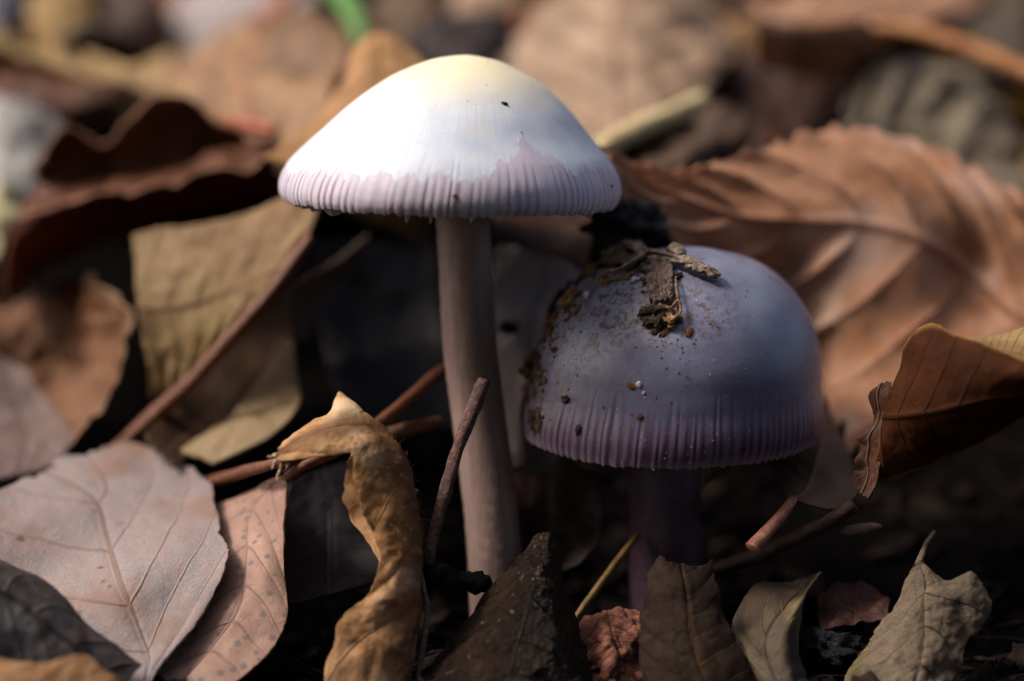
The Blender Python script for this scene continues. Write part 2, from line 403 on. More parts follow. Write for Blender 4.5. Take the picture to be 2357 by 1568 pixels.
def mushroom(label, center, prof, tilt, shear, ngroove, gr_top, gr_depth, stem_pts, stem_r, mats, attr_fn, seed, ripple, gill_drop):
    capm, stemm, gillm = mats
    base = np.array([*stem_pts[-1][:2], stem_pts[-1][2]])
    root = empty('mushroom', base); root['_o'] = base.tolist()
    prof = np.array(prof, float)
    s = np.concatenate([[0], np.cumsum(np.linalg.norm(np.diff(prof, axis=0), axis=1))]); s /= s[-1]
    nt_, na = 130, 1100
    tt = np.linspace(0, 1, nt_)**.9; x = np.interp(tt, s, np.linspace(0, 1, len(prof)))
    ii, ww = cr_basis(len(prof), x); pr = np.einsum('ij,ijk->ik', ww, prof[ii])
    pr[0, 0] = 0; pr[:, 0] = np.maximum(pr[:, 0], 0)
    R0 = prof[:, 0].max()
    ang = np.linspace(-math.pi, math.pi, na, endpoint=False)
    TT, AA = np.meshgrid(tt, ang, indexing='ij')
    R = np.repeat(pr[:, :1], na, 1); Z = np.repeat(pr[:, 1:], na, 1)
    ca, sa = np.cos(ang), np.sin(ang)
    warp = np.array([fbm((c*2.3+seed, s_*2.3, seed)) for c, s_ in zip(ca, sa)])
    wav = np.array([fbm((c*1.3+seed*2, s_*1.3, seed+4)) for c, s_ in zip(ca, sa)])
    rim = np.array([fbm((c*26+seed, s_*26, seed), 4) for c, s_ in zip(ca, sa)])
    amp = np.array([.6+.95*fbm((c*13, s_*13, seed+2)) for c, s_ in zip(ca, sa)])
    ph = ngroove*(ang+.075*warp)+2.2*np.array([fbm((c*14, s_*14, seed+8)) for c, s_ in zip(ca, sa)])
    gt = gr_top+.10*np.array([fbm((c*11, s_*11, seed+5)) for c, s_ in zip(ca, sa)])
    g = np.clip((TT-gt[None])/(1-gr_top)*1.7, 0, 1); g = g*g*(3-2*g)
    wavep = .5+.5*np.cos(ph)[None]
    groove = g*(1-wavep)**2.2*np.clip(amp, .25, 1.2)[None]
    ridge_h = g*(wavep-.5)*.18*np.clip(amp, .25, 1.2)[None]
    lump = np.array([[fbm((pr[i, 0]*c/5+seed, pr[i, 0]*s_/5, pr[i, 1]/5)) for c, s_ in zip(ca[::10], sa[::10])] for i in range(nt_)])
    lump = np.repeat(lump, 10, 1)[:, :na]
    kk = np.ones(41)/41; lump = np.apply_along_axis(lambda r: np.convolve(np.concatenate([r[-20:], r, r[:20]]), kk, 'valid'), 1, lump)
    R = R*(1+.012*wav[None]*TT) - gr_depth*(groove-ridge_h) + .12*lump*np.minimum(1, TT*4)
    low = np.clip((TT-.78)/.22, 0, 1)**2
    Z = Z+ripple*low*wav[None] + .16*low**3*rim[None] - .1*low**4*np.abs(np.cos(ph/2))[None]
    X = R*ca[None]; Y = R*sa[None]
    X = X+shear*Z
    rx, ry = tilt
    def xf(L):
        L = np.asarray(L, float); q = L.copy()
        q[:, 1], q[:, 2] = L[:, 1]*math.cos(rx)-L[:, 2]*math.sin(rx), L[:, 1]*math.sin(rx)+L[:, 2]*math.cos(rx)
        h = q.copy(); h[:, 0] = q[:, 0]*math.cos(ry)+q[:, 2]*math.sin(ry); h[:, 2] = -q[:, 0]*math.sin(ry)+q[:, 2]*math.cos(ry)
        return h+center
    outer = np.stack([X, Y, Z], -1)
    # inner (gill side) shell
    ni = 14; inn = []
    for k in range(ni):
        q = (k+1)/ni; e = outer[-1]
        rr = (1-q)*np.linalg.norm(e[:, :2], axis=1)+q*stem_r*.7
        rr = np.minimum(rr, np.linalg.norm(e[:, :2], axis=1)-.12)
        zz = (1-q)**1.0*(e[:, 2]+.05)+ (1-(1-q)**2)*prof[:, 1].max()*.42
        inn.append(np.stack([rr*ca+shear*zz, rr*sa, zz], -1))
    allv = np.concatenate([outer.reshape(-1, 3)]+inn); rows = nt_+ni
    Wv = xf(allv)
    F = [(i*na+j, i*na+(j+1) % na, (i+1)*na+(j+1) % na, (i+1)*na+j) for i in range(rows-1) for j in range(na)]
    at = {k: np.concatenate([v.ravel(), np.zeros(ni*na)]) for k, v in attr_fn(TT, AA, groove, g, wavep, Z, R).items()}
    uvs = np.stack([np.concatenate([AA.ravel(), np.zeros(ni*na)]), np.concatenate([TT.ravel(), np.ones(ni*na)])], 1)
    cap = mk('cap', Wv, F, capm, root, uv=uvs, attrs=at)
    # gills: five blade shapes, shared by all copies
    H = prof[:, 1].max(); protos = []
    for v_ in range(6):
        lr = random.uniform(.0, gill_drop); rin = stem_r*.8 if v_ < 4 else R0*.5
        Lx = np.linspace(rin, R0*.965, 14); q = (R0*.965-Lx)/(R0*.965-stem_r*.7)
        top = .05+(1-(1-q)**2)*H*.42+.4; bot = top-.4-(1.2+1.6*np.sin(np.clip(q, 0, 1)*math.pi)); bot = np.minimum(bot, top-.6)
        e = np.clip((Lx-R0*.8)/(R0*.165), 0, 1); bot = bot*(1-e)+(-lr-.15)*e
        bot[-1] = .15; bot[-2] = min(bot[-2], -lr)
        Vv = []; 
        for k in range(14):
            for yy in (-.09, .09): Vv += [(Lx[k], yy, top[k]), (Lx[k], yy*.6, bot[k])]
        Ff = []
        for k in range(13):
            a = 4*k; c = a+4; Ff += [(a, c, c+1, a+1), (a+2, a+3, c+3, c+2), (a+1, c+1, c+3, a+3), (a, a+2, c+2, c)]
        Ff += [(0, 1, 3, 2), (52, 54, 55, 53)]
        protos.append((np.array(Vv), Ff))
    me = [mesh_data('gill', V_, F_, gillm, smooth=False) for V_, F_ in protos]
    from mathutils import Matrix
    M = Matrix.Translation(Vector((center-base)*S)) @ Matrix.Rotation(ry, 4, 'Y') @ Matrix.Rotation(rx, 4, 'X')
    for k in range(84):
        o = bpy.data.objects.new('gill', me[k % 6 if k % 2 else random.randrange(6)]); col.objects.link(o); o.parent = cap
        a = 2*math.pi*k/84+random.uniform(-.02, .02)
        o.matrix_local = M @ Matrix.Translation((0, 0, random.uniform(-.25, .25)*gill_drop*S+np.interp(a if a < math.pi else a-2*math.pi, ang, wav)*ripple*S)) @ Matrix.Rotation(a, 4, 'Z')
    sv, sf, su = tube_geo(stem_pts, stem_r, 48, 24, .02, seed)
    mk('stem', sv, sf, stemm, root, uv=su)
    del root['_o']
    tag(root, label, 'mushroom')
    Nn = np.cross(np.gradient(outer, axis=0), np.gradient(outer, axis=1)).reshape(-1, 3); Nn /= np.linalg.norm(Nn, axis=1, keepdims=True)+1e-9
    Wo = xf(outer.reshape(-1, 3)); Nw = xf(Nn)-center
    if (Nw*(Wo-center)).sum(1).mean() < 0: Nw = -Nw
    vv = Wo-CAM; qd = vv@FWD
    pix = np.stack([1178.5+(vv@RGT)/qd*DIST/K, 784-(vv@UP)/qd*DIST/K], 1)
    front = (Nw*vv).sum(1) < 0
    def on(px, py, lift=0.):
        d2 = ((pix-np.array([px, py]))**2).sum(1)+np.where(front, 0, 1e6)
        i = d2.argmin(); return Wo[i]+Nw[i]*lift, Nw[i]
    return root, on

def smooth(x, a, c): x = np.clip((x-a)/(c-a), 0, 1); return x*x*(3-2*x)
def attr_white(TT, AA, groove, g, wavep, Z, R):
    front = AA+math.pi/2                       # 0 faces the camera, positive to the right
    nz = np.array([fbm((math.cos(a)*5, math.sin(a)*5, 3.3), 4) for a in AA[0]])
    nz2 = np.array([fbm((math.cos(a)*17, math.sin(a)*17, 7.3), 3) for a in AA[0]])
    notch = np.maximum(0, 1-np.abs((front[0]-.52)/.3))*3.2+np.maximum(0, 1-np.abs((front[0]-.95)/.5))*.5
    nz3 = np.array([fbm((math.cos(a)*48, math.sin(a)*48, 1.3), 3) for a in AA[0]])
    zb = 2.95+.5*nz+.45*nz2+.5*nz3+notch+.25*np.sin(front[0]*1.0-.6)-.25*smooth(-front[0], .1, .9)
    mask = np.clip((Z-zb[None])/.9, -1, 1)
    top = smooth(Z, 7.2, 12.6)
    return dict(mask=mask, groove=groove, top=top)
def attr_lilac(TT, AA, groove, g, wavep, Z, R):
    front = AA+math.pi/2
    band = smooth(-Z, -5.2, -2.2)
    ridge = g*wavep**1.5*smooth(TT, .70, .84)*.75
    edge = smooth(TT, .955, 1.0)
    dirt = smooth(-np.sqrt(((front+.35)/1.1)**2+((Z-13.2)/3.8)**2), -1.1, -.3)*.95+.9*smooth(-(front+.75), -.45, .3)*smooth(Z, 0, 5)
    return dict(mid=.75*smooth(-Z, -11.5, -6.0), band=band, ridge=ridge, edge=edge, dirt=np.clip(dirt, 0, 1), groove=groove)
white_prof = [(0, 12.95), (1.6, 12.75), (3.7, 12.2), (6.9, 10.6), (9.75, 8.3), (12.2, 5.75), (13.95, 3.95), (15.0, 2.4), (15.4, 1.1), (15.35, .2), (15.05, -.35)]
lil = 1.0
lilac_prof = [(0, 16.9), (2.0, 16.75), (4.0, 16.3), (7.0, 15.3), (9.8, 13.2), (11.6, 10.9), (12.75, 8.2), (13.25, 5.9), (13.5, 4.4), (13.85, 3.0), (14.0, 1.9), (13.9, .8), (13.6, 0)]
wr, on_white = mushroom('white domed mushroom with lavender striped rim on a tall slim stem', P(1033, 455, 8), white_prof, (math.radians(0), math.radians(2.0)), .095, 112, .74, .05,
    [P(*q) for q in ((1062, 410, 9), (1066, 500, 9), (1072, 600, 9), (1083, 800, 9), (1102, 950, 9), (1128, 1150, 9), (1140, 1300, 9), (1146, 1460, 9))], 2.45, (CAPW, STEMW, GILLW), attr_white, 1.7, .45, 1.5)
lr_, on_lilac = mushroom('squat violet mushroom with dirt and bark crumbs on its cap', P(1543, 990, 11), lilac_prof, (math.radians(4.5), 0.0), .085, 104, .74, .07,
    [P(*q) for q in ((1532, 930, 11), (1531, 1060, 11), (1530, 1200, 11), (1529, 1320, 11), (1527, 1470, 11))], 3.3, (CAPL, STEML, GILLL), attr_lilac, 5.1, .3, .1)

# ---------------------------------------------------------------- leaves, near to far
BARK = simple_mat('red_brown_twig', '48302a', '705044', 2.2, .7, .2, stretch=(1, 1, 1))
STALKR = simple_mat('red_stalk', '74462f', '56321f', 1.6, .5, .08)
STALKT = simple_mat('tan_stalk', 'b08a5c', '8e6a44', .8, .55, .08)
# grey pink leaf, lower left
leaf('dead_leaf', 'broad grey-pink dead leaf lying flat, overlapping the pink spotted leaf',
     [[(-60, 1160, 8), (40, 1105, 14), (150, 1050, 18), (300, 1016, 21)],
      [(-60, 1290, 1), (120, 1180, 8), (290, 1110, 13), (400, 1048, 18)],
      [(-60, 1420, -6), (150, 1290, 3), (330, 1190, 8), (486, 1108, 13)],
      [(20, 1520, -12), (180, 1400, -5), (370, 1290, 0), (515, 1215, 4)],
      [(150, 1600, -15), (260, 1490, -10), (380, 1400, -6), (532, 1285, -2)],
      [(240, 1640, -16), (300, 1560, -13), (390, 1480, -10), (480, 1395, -7)],
      [(270, 1650, -16), (310, 1600, -15), (350, 1560, -13), (395, 1500, -11)],
      [(285, 1700, -17), (315, 1650, -16), (330, 1610, -15), (342, 1572, -14)]],
     leaf_mat('948078', '8a7f7c', '7a6054', (6, -2.0), rough=.6, trans=.12, tint='8a6e60', spots=('54453e', .22, .3), fine=.28, bumpd=.12, mottle=.7, sw=.05, midw=.014), 110, 90, serr=(.015, 9), rag=.022, crumple=(.35, 9), veins=(6, -2, .08))
leaf('dead_leaf', 'pink-brown dead leaf with small grey spots and a bent red stalk',
     [[(655, 1095, 4), (658, 1096, 4), (661, 1098, 4), (664, 1102, 3.6)],
      [(560, 1140, 11), (600, 1130, 7), (640, 1130, 4.5), (662, 1145, 2.5)],
      [(440, 1190, 13), (530, 1190, 8), (610, 1200, 4), (656, 1230, 1.5)],
      [(430, 1300, 5), (520, 1290, 2), (605, 1300, -1), (656, 1330, -2)],
      [(400, 1420, -2), (500, 1400, -4), (600, 1395, -5), (664, 1410, -5.5)],
      [(330, 1520, -7), (440, 1490, -7.5), (550, 1475, -8), (642, 1478, -8)],
      [(280, 1600, -11), (380, 1560, -10.5), (490, 1540, -10.5), (598, 1530, -10.5)],
      [(260, 1680, -13), (330, 1640, -13), (420, 1610, -12.5), (520, 1590, -12.5)]],
     leaf_mat('a88674', '9a7766', '7e625a', (8, 1.6), rough=.6, trans=.15, spots=('6c6462', .36, .8), edge='8a6038', bumpd=.1), 110, 80, serr=(.01, 16), rag=.016, crumple=(.25, 7), veins=(8, 1.6, .1),
     stalk=((658, 1100, 3.6), (700, 1072, 2), (790, 1030, 4), (880, 968, 8), (1020, 850, 16)), stalk_r=(.42, .6), stalk_mat=STALKR)
leaf('dead_leaf', 'dark grey rolled dead leaf with silvery wet patches, lying over the grey-pink leaf',
     [[(-80, 1245, -13), (-60, 1300, -19), (-60, 1420, -23), (-60, 1600, -24)],
      [(0, 1284, -12), (10, 1320, -18), (10, 1430, -22), (20, 1600, -24)],
      [(90, 1335, -13), (80, 1380, -18.5), (80, 1470, -21.5), (90, 1620, -23)],
      [(190, 1425, -14), (170, 1460, -18.5), (160, 1530, -21), (160, 1640, -22.5)],
      [(275, 1490, -15), (250, 1520, -18), (230, 1580, -20), (220, 1650, -21.5)],
      [(330, 1530, -15.5), (310, 1550, -17), (290, 1590, -19), (270, 1650, -20.5)]],
     leaf_mat('352b26', '4c4644', '2c211c', (5, 1.0), rough=.5, trans=.05, wet=.15, fine=.2, bumpd=.2, edge='4a3526', mottle=.35), 90, 60, serr=(.0, 9), rag=.012, crumple=(.45, 6), veins=(5, 1, .12))
leaf('dead_leaf', 'orange-tan dead leaf edge curled up in front of the rolled dark leaf',
     [[(-70, 1490, -28), (-70, 1560, -30), (-70, 1680, -30)],
      [(20, 1520, -28), (10, 1580, -30), (0, 1690, -30)],
      [(110, 1524, -27.5), (100, 1590, -29.5), (90, 1690, -30)],
      [(195, 1506, -26), (190, 1580, -28), (180, 1690, -29.5)],
      [(245, 1545, -26), (240, 1600, -28), (240, 1690, -29)],
      [(310, 1580, -25), (310, 1640, -27), (310, 1700, -28)]],
     leaf_mat('b98a5e', 'a37048', '7c5030', trans=.25), 50, 30, serr=(.01, 9), rag=.02, crumple=(.4, 5), veins=(6, 1, .1))
HERO = leaf_mat('cf9f6e', 'a67648', '54301c', (5, .9), rough=.6, trans=.22, fine=.25, bumpd=.14, tint='e8cca4', mottle=.25, grain=8, midw=.24, sw=.03)
hero_rows = [
 [(636, 1062, -10), (634, 1054, -9.5), (636, 1044, -9), (640, 1034, -8), (648, 1022, -6.5)],
 [(690, 1058, -10), (684, 1040, -9.5), (684, 1016, -8), (690, 998, -5.5), (702, 982, -3)],
 [(762, 1050, -10), (762, 1020, -9.5), (764, 985, -7.5), (762, 962, -4), (752, 946, -1)],
 [(806, 1046, -9.5), (835, 1010, -8.5), (845, 978, -5), (818, 938, -1), (786, 900, 2)],
 [(808, 1058, -9.5), (862, 1040, -8.5), (905, 1012, -4), (868, 1000, 1), (815, 1020, 3)],
 [(812, 1115, -9.5), (880, 1100, -8.7), (938, 1072, -4), (880, 1070, 3), (790, 1075, 4)],
 [(828, 1180, -9.5), (898, 1165, -8.8), (957, 1148, -4.5), (890, 1145, 3), (783, 1130, 4)],
 [(858, 1238, -9.8), (916, 1225, -9), (965, 1213, -5), (900, 1210, 2), (800, 1190, 3)],
 [(868, 1295, -10), (924, 1280, -9.4), (970, 1270, -6), (920, 1268, 0), (845, 1248, 1)],
 [(846, 1365, -10.5), (920, 1350, -10), (969, 1345, -7), (930, 1348, -3), (880, 1345, -2)],
 [(786, 1412, -11.5), (880, 1410, -11), (964, 1420, -8), (940, 1420, -5), (900, 1420, -4)],
 [(752, 1490, -12.5), (860, 1485, -12), (951, 1490, -9.5), (930, 1490, -7), (900, 1490, -6)],
 [(735, 1620, -14), (840, 1620, -13.5), (944, 1620, -11), (930, 1620, -9), (900, 1620, -8)]]
hero = leaf('curled_leaf', 'curled tan dead leaf arching over with a ragged bent tip, beside the slim stem', hero_rows, HERO, 170, 110, thick=.14, serr=(.012, 13), rag=.028, crumple=(.35, 3.2), veins=(5, .9, .16), rag_u=.012)
Gh = np.stack([[P(*q) for q in r] for r in hero_rows])
def hairs():
    parts = []
    for k in range(420):
        u, v = random.uniform(.2, .68), random.uniform(.2, .58)
        e = 1e-3; f_ = lambda a, c: evalgrid(Gh, np.array([[a]]), np.array([[c]]))[0, 0]
        p = f_(u, v); n = np.cross(f_(u+e, v)-p, f_(u, v+e)-p); n /= np.linalg.norm(n)
        if n[1] > .75 or n@np.array([.5, -.6, .6]) < 0: n = -n
        d = rng.normal(size=3)*.5; L = random.uniform(.25, .75)
        pts = [p-n*.1, p+n*L*.5+d*.15*L, p+n*L*.75+d*.5*L, p+n*L*.7+d*.9*L]
        V_, F_, _ = tube_geo(pts, [.016, .014, .011, .006], 3, 2, 0, caps=False); parts.append((V_, F_))
    return merge(parts)
HAIR = simple_mat('fine_hair', 'b08458', '8c5f3a', 1, .5, .01)
hv, hf = hairs(); hb = np.array(hero.location)/S; hero['_o'] = hb.tolist()
tag(mk('hairs', hv, hf, HAIR, hero), kind='stuff')
fr = []
for q in (((640, 1045, -9), (630, 1068, -9.5), (625, 1080, -9.6)), ((648, 1052, -9), (648, 1075, -9.8), (640, 1096, -10), (638, 1110, -10)), ((660, 1052, -9), (664, 1072, -9.6), (654, 1088, -9.8)), ((645, 1050, -9), (625, 1052, -9.2), (616, 1050, -9))):
    V_, F_, _ = tube_geo([P(*p) for p in q], np.linspace(.2, .07, len(q)), 7, 5, .8, len(fr)*1.3); fr.append((V_, F_))
fv, ff = merge(fr); mk('torn_tip', fv, ff, simple_mat('torn_fibre', 'b89a74', '5e4028', 2.5, .7, .1), hero); del hero['_o']

twig('twig', 'thin straight red-brown twig standing in front of the slim stem', ((1116, 874, -1), (1090, 940, -1.5), (1052, 1040, -2), (1026, 1130, -3), (1000, 1220, -4), (984, 1300, -4.5)), (.58, .62, .52, .55, .5, .5), BARK, rough=.16)
# wet dark triangular leaf
leaf('wet_leaf', 'dark wet leaf folded to a pointed cone, gritty and glistening',
     [[(1243, 1226, -3), (1256, 1222, -3.5), (1268, 1226, -3.5), (1277, 1236, -2)],
      [(1190, 1290, -2), (1228, 1285, -5.5), (1262, 1285, -5.5), (1288, 1300, -1)],
      [(1128, 1360, -2), (1192, 1350, -8), (1262, 1352, -8), (1306, 1380, -2)],
      [(1060, 1450, -3), (1150, 1430, -10.5), (1262, 1430, -10.5), (1330, 1455, -4)],
      [(990, 1530, -5), (1110, 1510, -13), (1260, 1500, -13), (1352, 1530, -6)],
      [(960, 1570, -7), (1090, 1565, -14.5), (1262, 1565, -14.5), (1364, 1580, -7)],
      [(945, 1640, -9), (1080, 1650, -15.5), (1266, 1650, -15.5), (1372, 1650, -8)]],
     leaf_mat('170e09', '2a1c12', '33251a', (5, 1.2), midw=.006, sw=.03, rough=.6, trans=0, wet=.3, fine=.35, bumpd=.8, mottle=1.1, spec=.04, grain=3, tint='38281a'), 130, 110, serr=(.0, 10), rag=.01, crumple=(.32, 2.2), veins=(5, 1.2, .1), thick=.25, midgroove=0)
CONE = LAST['wet_leaf']
leaf('dead_leaf', 'small reddish crumpled dead leaf wedged beside the wet dark cone',
     [[(1330, 1440, 0), (1375, 1412, 1), (1420, 1402, 1), (1475, 1402, 1)],
      [(1335, 1480, -3), (1385, 1462, -5), (1430, 1450, -3), (1480, 1445, -1)],
      [(1355, 1530, -5), (1400, 1520, -7.5), (1440, 1510, -5), (1490, 1500, -3)],
      [(1360, 1600, -7), (1410, 1600, -9), (1450, 1600, -7), (1500, 1600, -5)]],
     leaf_mat('96614a', '6c4034', '5a3226', trans=.1, fine=.2, bumpd=.25, mottle=.6), 60, 50, rag=.03, crumple=(.9, 2.6), veins=(4, 1, .15))
leaf('dead_leaf', 'dark brown dead leaf with thin orange veins and ragged top, before the violet stem',
     [[(1516, 1276, -5), (1545, 1290, -5.5), (1590, 1300, -5), (1640, 1288, -4)],
      [(1490, 1320, -6), (1545, 1335, -7), (1600, 1345, -6.5), (1652, 1350, -5)],
      [(1482, 1372, -7), (1550, 1390, -8.5), (1615, 1400, -8), (1668, 1410, -6)],
      [(1470, 1430, -8), (1545, 1450, -10), (1630, 1450, -9.5), (1700, 1475, -7.5)],
      [(1468, 1500, -9), (1560, 1510, -11.5), (1650, 1515, -11), (1735, 1545, -9)],
      [(1470, 1580, -10), (1580, 1590, -13), (1680, 1590, -12), (1775, 1610, -10)],
      [(1480, 1660, -11), (1590, 1665, -14), (1700, 1660, -13), (1800, 1660, -11)]],
     leaf_mat('2b2019', '352a22', '6e4824', (7, -1.6), spec=.08, rough=.7, trans=.1, fine=.16, bumpd=.12, tint='2c221e', midw=.012, sw=.04), 110, 80, serr=(.02, 8), rag=.03, crumple=(.35, 4.5), veins=(7, -1.6, .1), rag_u=.02)
leaf('folded_leaf', 'olive-brown dead leaf folded in two with orange veins and a sharp tip',
     [[(1893, 1318, 0), (1893, 1318, 0), (1893, 1318, 0), (1893, 1318, 0), (1893, 1318, 0)],
      [(1800, 1345, 3), (1830, 1345, 2), (1850, 1352, 1), (1862, 1352, 0), (1856, 1362, -1)],
      [(1735, 1352, 2), (1770, 1385, 0), (1800, 1410, -2), (1826, 1415, -4), (1843, 1400, -1)],
      [(1690, 1420, -2), (1720, 1450, -4), (1765, 1470, -6), (1805, 1475, -7.5), (1838, 1462, -3)],
      [(1686, 1470, -5), (1720, 1500, -7.5), (1770, 1520, -9), (1810, 1525, -10), (1842, 1515, -5)],
      [(1715, 1520, -7), (1750, 1555, -9.5), (1790, 1570, -11), (1830, 1575, -11.5), (1856, 1560, -6)],
      [(1760, 1610, -9), (1790, 1620, -11), (1830, 1630, -12.5), (1860, 1640, -13), (1880, 1630, -8)]],
     leaf_mat('4c3c2c', '46403a', '7a5236', (6, -1.8), rough=.5, trans=.08, fine=.22, bumpd=.16, tint='7a6844', midw=.01, sw=.05, grain=8), 110, 90, serr=(.0, 9), rag=.01, crumple=(.25, 4), veins=(6, -1.8, .12))
leaf('dead_leaf', 'tan-grey dead leaf with dark crack and thin stalk tip, standing on dark soil',
     [[(2110, 1292, -4), (2114, 1292, -4), (2118, 1293, -4), (2122, 1296, -4)],
      [(2074, 1370, -4), (2110, 1350, -5.5), (2150, 1335, -6), (2172, 1328, -5)],
      [(2030, 1430, -5), (2090, 1405, -7), (2165, 1375, -7.5), (2250, 1318, -4)],
      [(2000, 1470, -7), (2080, 1450, -9), (2175, 1430, -9), (2287, 1408, -5)],
      [(1990, 1520, -9), (2080, 1510, -11), (2160, 1490, -11), (2215, 1497, -8)],
      [(1965, 1570, -11), (2060, 1570, -13), (2150, 1560, -12.5), (2204, 1570, -10)],
      [(1940, 1640, -13), (2050, 1640, -15), (2140, 1640, -14.5), (2200, 1650, -12)]],
     leaf_mat('7c6a58', '70624f', '3c3028', (4, 1.3), rough=.8, spec=.08, trans=.12, fine=.4, bumpd=.35, spots=('5a3418', .07, .18), grain=6, midw=.012, sw=.03), 110, 90, serr=(.012, 7), rag=.035, crumple=(.5, 3.0), veins=(4, 1.3, .1),
     stalk=((2114, 1300, -4), (2122, 1278, -2), (2132, 1252, 2), (2150, 1225, 6)), stalk_r=(.35, .15))
leaf('dead_leaf', 'yellow-tan dead leaf sliver showing under the tan-grey cracked leaf',
     [[(2040, 1440, -1), (2050, 1430, 0), (2070, 1430, 1)], [(1985, 1500, -6), (2020, 1495, -5), (2060, 1490, -4)],
      [(1945, 1560, -10), (2000, 1560, -9), (2050, 1560, -8)], [(1935, 1640, -13), (1990, 1640, -12), (2040, 1640, -11)]],
     leaf_mat('94845c', '7c6e4a', '5c4a32', trans=.2), 40, 30, crumple=(.3, 5))
BLACKB = simple_mat('black_charred', '0b0a0c', '1c181a', 2.4, .5, .4, .25)
V, F = crumb_geo(P(1900, 1500, 0), (0, -.6, .8), 2.3, (.8, 1.7, .9), 1.5, 3.1, 4, .45, 3.4)
tag(mk('charred_cone', V, F, BLACKB), 'shiny black rotted lump of plant matter right of the folded olive leaf', 'plant debris')
# leaf with flared petiole
leaf('dead_leaf', 'dim brown leaf beneath the violet cap, short flared stalk pointing down',
     [[(1818, 1152, 2), (1822, 1153, 2), (1826, 1154, 2), (1830, 1156, 2)],
      [(1795, 1120, 6), (1830, 1125, 5), (1880, 1140, 4), (1920, 1172, 2)],
      [(1775, 1060, 12), (1840, 1050, 11), (1920, 1080, 9), (1972, 1140, 6)],
      [(1790, 990, 18), (1850, 985, 17), (1930, 1010, 16), (1965, 1080, 14)],
      [(1830, 940, 22), (1870, 940, 22), (1910, 950, 21), (1930, 990, 20)]],
     leaf_mat('6a5448', '54443c', '8a6844', trans=.2), 50, 40, crumple=(.3, 6),
     stalk=((1826, 1150, 2.2), (1800, 1185, 0), (1765, 1225, -1.5), (1742, 1252, -2.4), (1732, 1264, -2.8)), stalk_r=(.42, .78), stalk_mat=simple_mat('rusty_stalk', '7c4a38', '9a6a54', 1.2, .6, .14))
twig('twig', 'dark brown twig lying on the soil behind the violet stem', ((1640, 1312, 6), (1730, 1285, 4), (1830, 1240, 3), (1910, 1200, 2), (1966, 1162, 1.5)), (.7, .75, .75, .8, .7), simple_mat('dark_twig', '35251f', '4a342a', 1, .6, .15))
# right dark leaf standing up, camera side in shade; edge colour paints its lit rim
DARKR = leaf_mat('4a2812', '3a1c0b', '2c160b', (5, 1.2), rough=.7, spec=.08, trans=.15, fine=.1, edge='a87844')
leaf('standing_leaf', 'dark brown upright dead leaf in shade with a jagged toothed edge',
     [[(2080, 800, -2), (2060, 880, -3), (2035, 960, -3), (2015, 1040, -2.5), (1998, 1110, -1)],
      [(2105, 765, -4), (2085, 850, -6), (2065, 960, -6), (2050, 1040, -4), (2040, 1112, -1)],
      [(2150, 742, -7), (2140, 850, -10), (2130, 950, -9), (2120, 1030, -6), (2115, 1085, -2)],
      [(2195, 765, -10), (2210, 840, -13), (2210, 930, -12), (2205, 1000, -8), (2205, 1050, -3)],
      [(2260, 790, -13), (2290, 850, -16), (2290, 910, -14), (2290, 960, -10), (2290, 1002, -5)],
      [(2400, 860, -17), (2410, 880, -18), (2410, 900, -16), (2410, 920, -12), (2410, 930, -7)]],
     DARKR, 80, 60, serr=(.0, 7), rag=.012, crumple=(.45, 7), veins=(4, 1, .15))
leaf('leaf_fragment', 'row of torn brown leaf teeth beside the dark upright leaf',
     [[(2052, 878, -1.5), (2030, 880, -1), (2015, 895, -.5)], [(2050, 910, -2), (2020, 905, -1), (1998, 912, -.5)], [(2048, 950, -2), (2025, 945, -1), (2010, 948, -.5)],
      [(2042, 975, -2), (2020, 975, -1), (2008, 982, -.5)], [(2040, 1000, -2), (2000, 1005, -1), (1972, 1010, -.5)], [(2035, 1030, -2), (2000, 1025, -1), (1990, 1028, -.5)],
      [(2030, 1055, -2), (1995, 1058, -1), (1966, 1062, -.5)], [(2025, 1080, -2), (2000, 1078, -1), (1982, 1084, -.5)], [(2018, 1116, -2), (1995, 1110, -1), (1965, 1088, -.5)], [(2000, 1150, -2), (1980, 1140, -1), (1966, 1120, -.5)]],
     leaf_mat('5a3626', '402417', '7a5a44', trans=.1), 70, 30, rag=.01, serr=(0, 5), crumple=(.15, 2), veins=(6, .5, .05))
leaf('dead_leaf', 'pale tan leaf rim catching light behind the dark upright leaf',
     [[(2200, 790, -4), (2230, 800, -8), (2260, 820, -11)], [(2270, 780, -3), (2290, 810, -8), (2300, 840, -12)], [(2330, 765, -2), (2345, 820, -9), (2345, 860, -13)], [(2420, 730, -2), (2420, 830, -10), (2420, 880, -15)]],
     leaf_mat('b89a68', 'a07e50', '806040', trans=.3), 40, 30, crumple=(.3, 5))
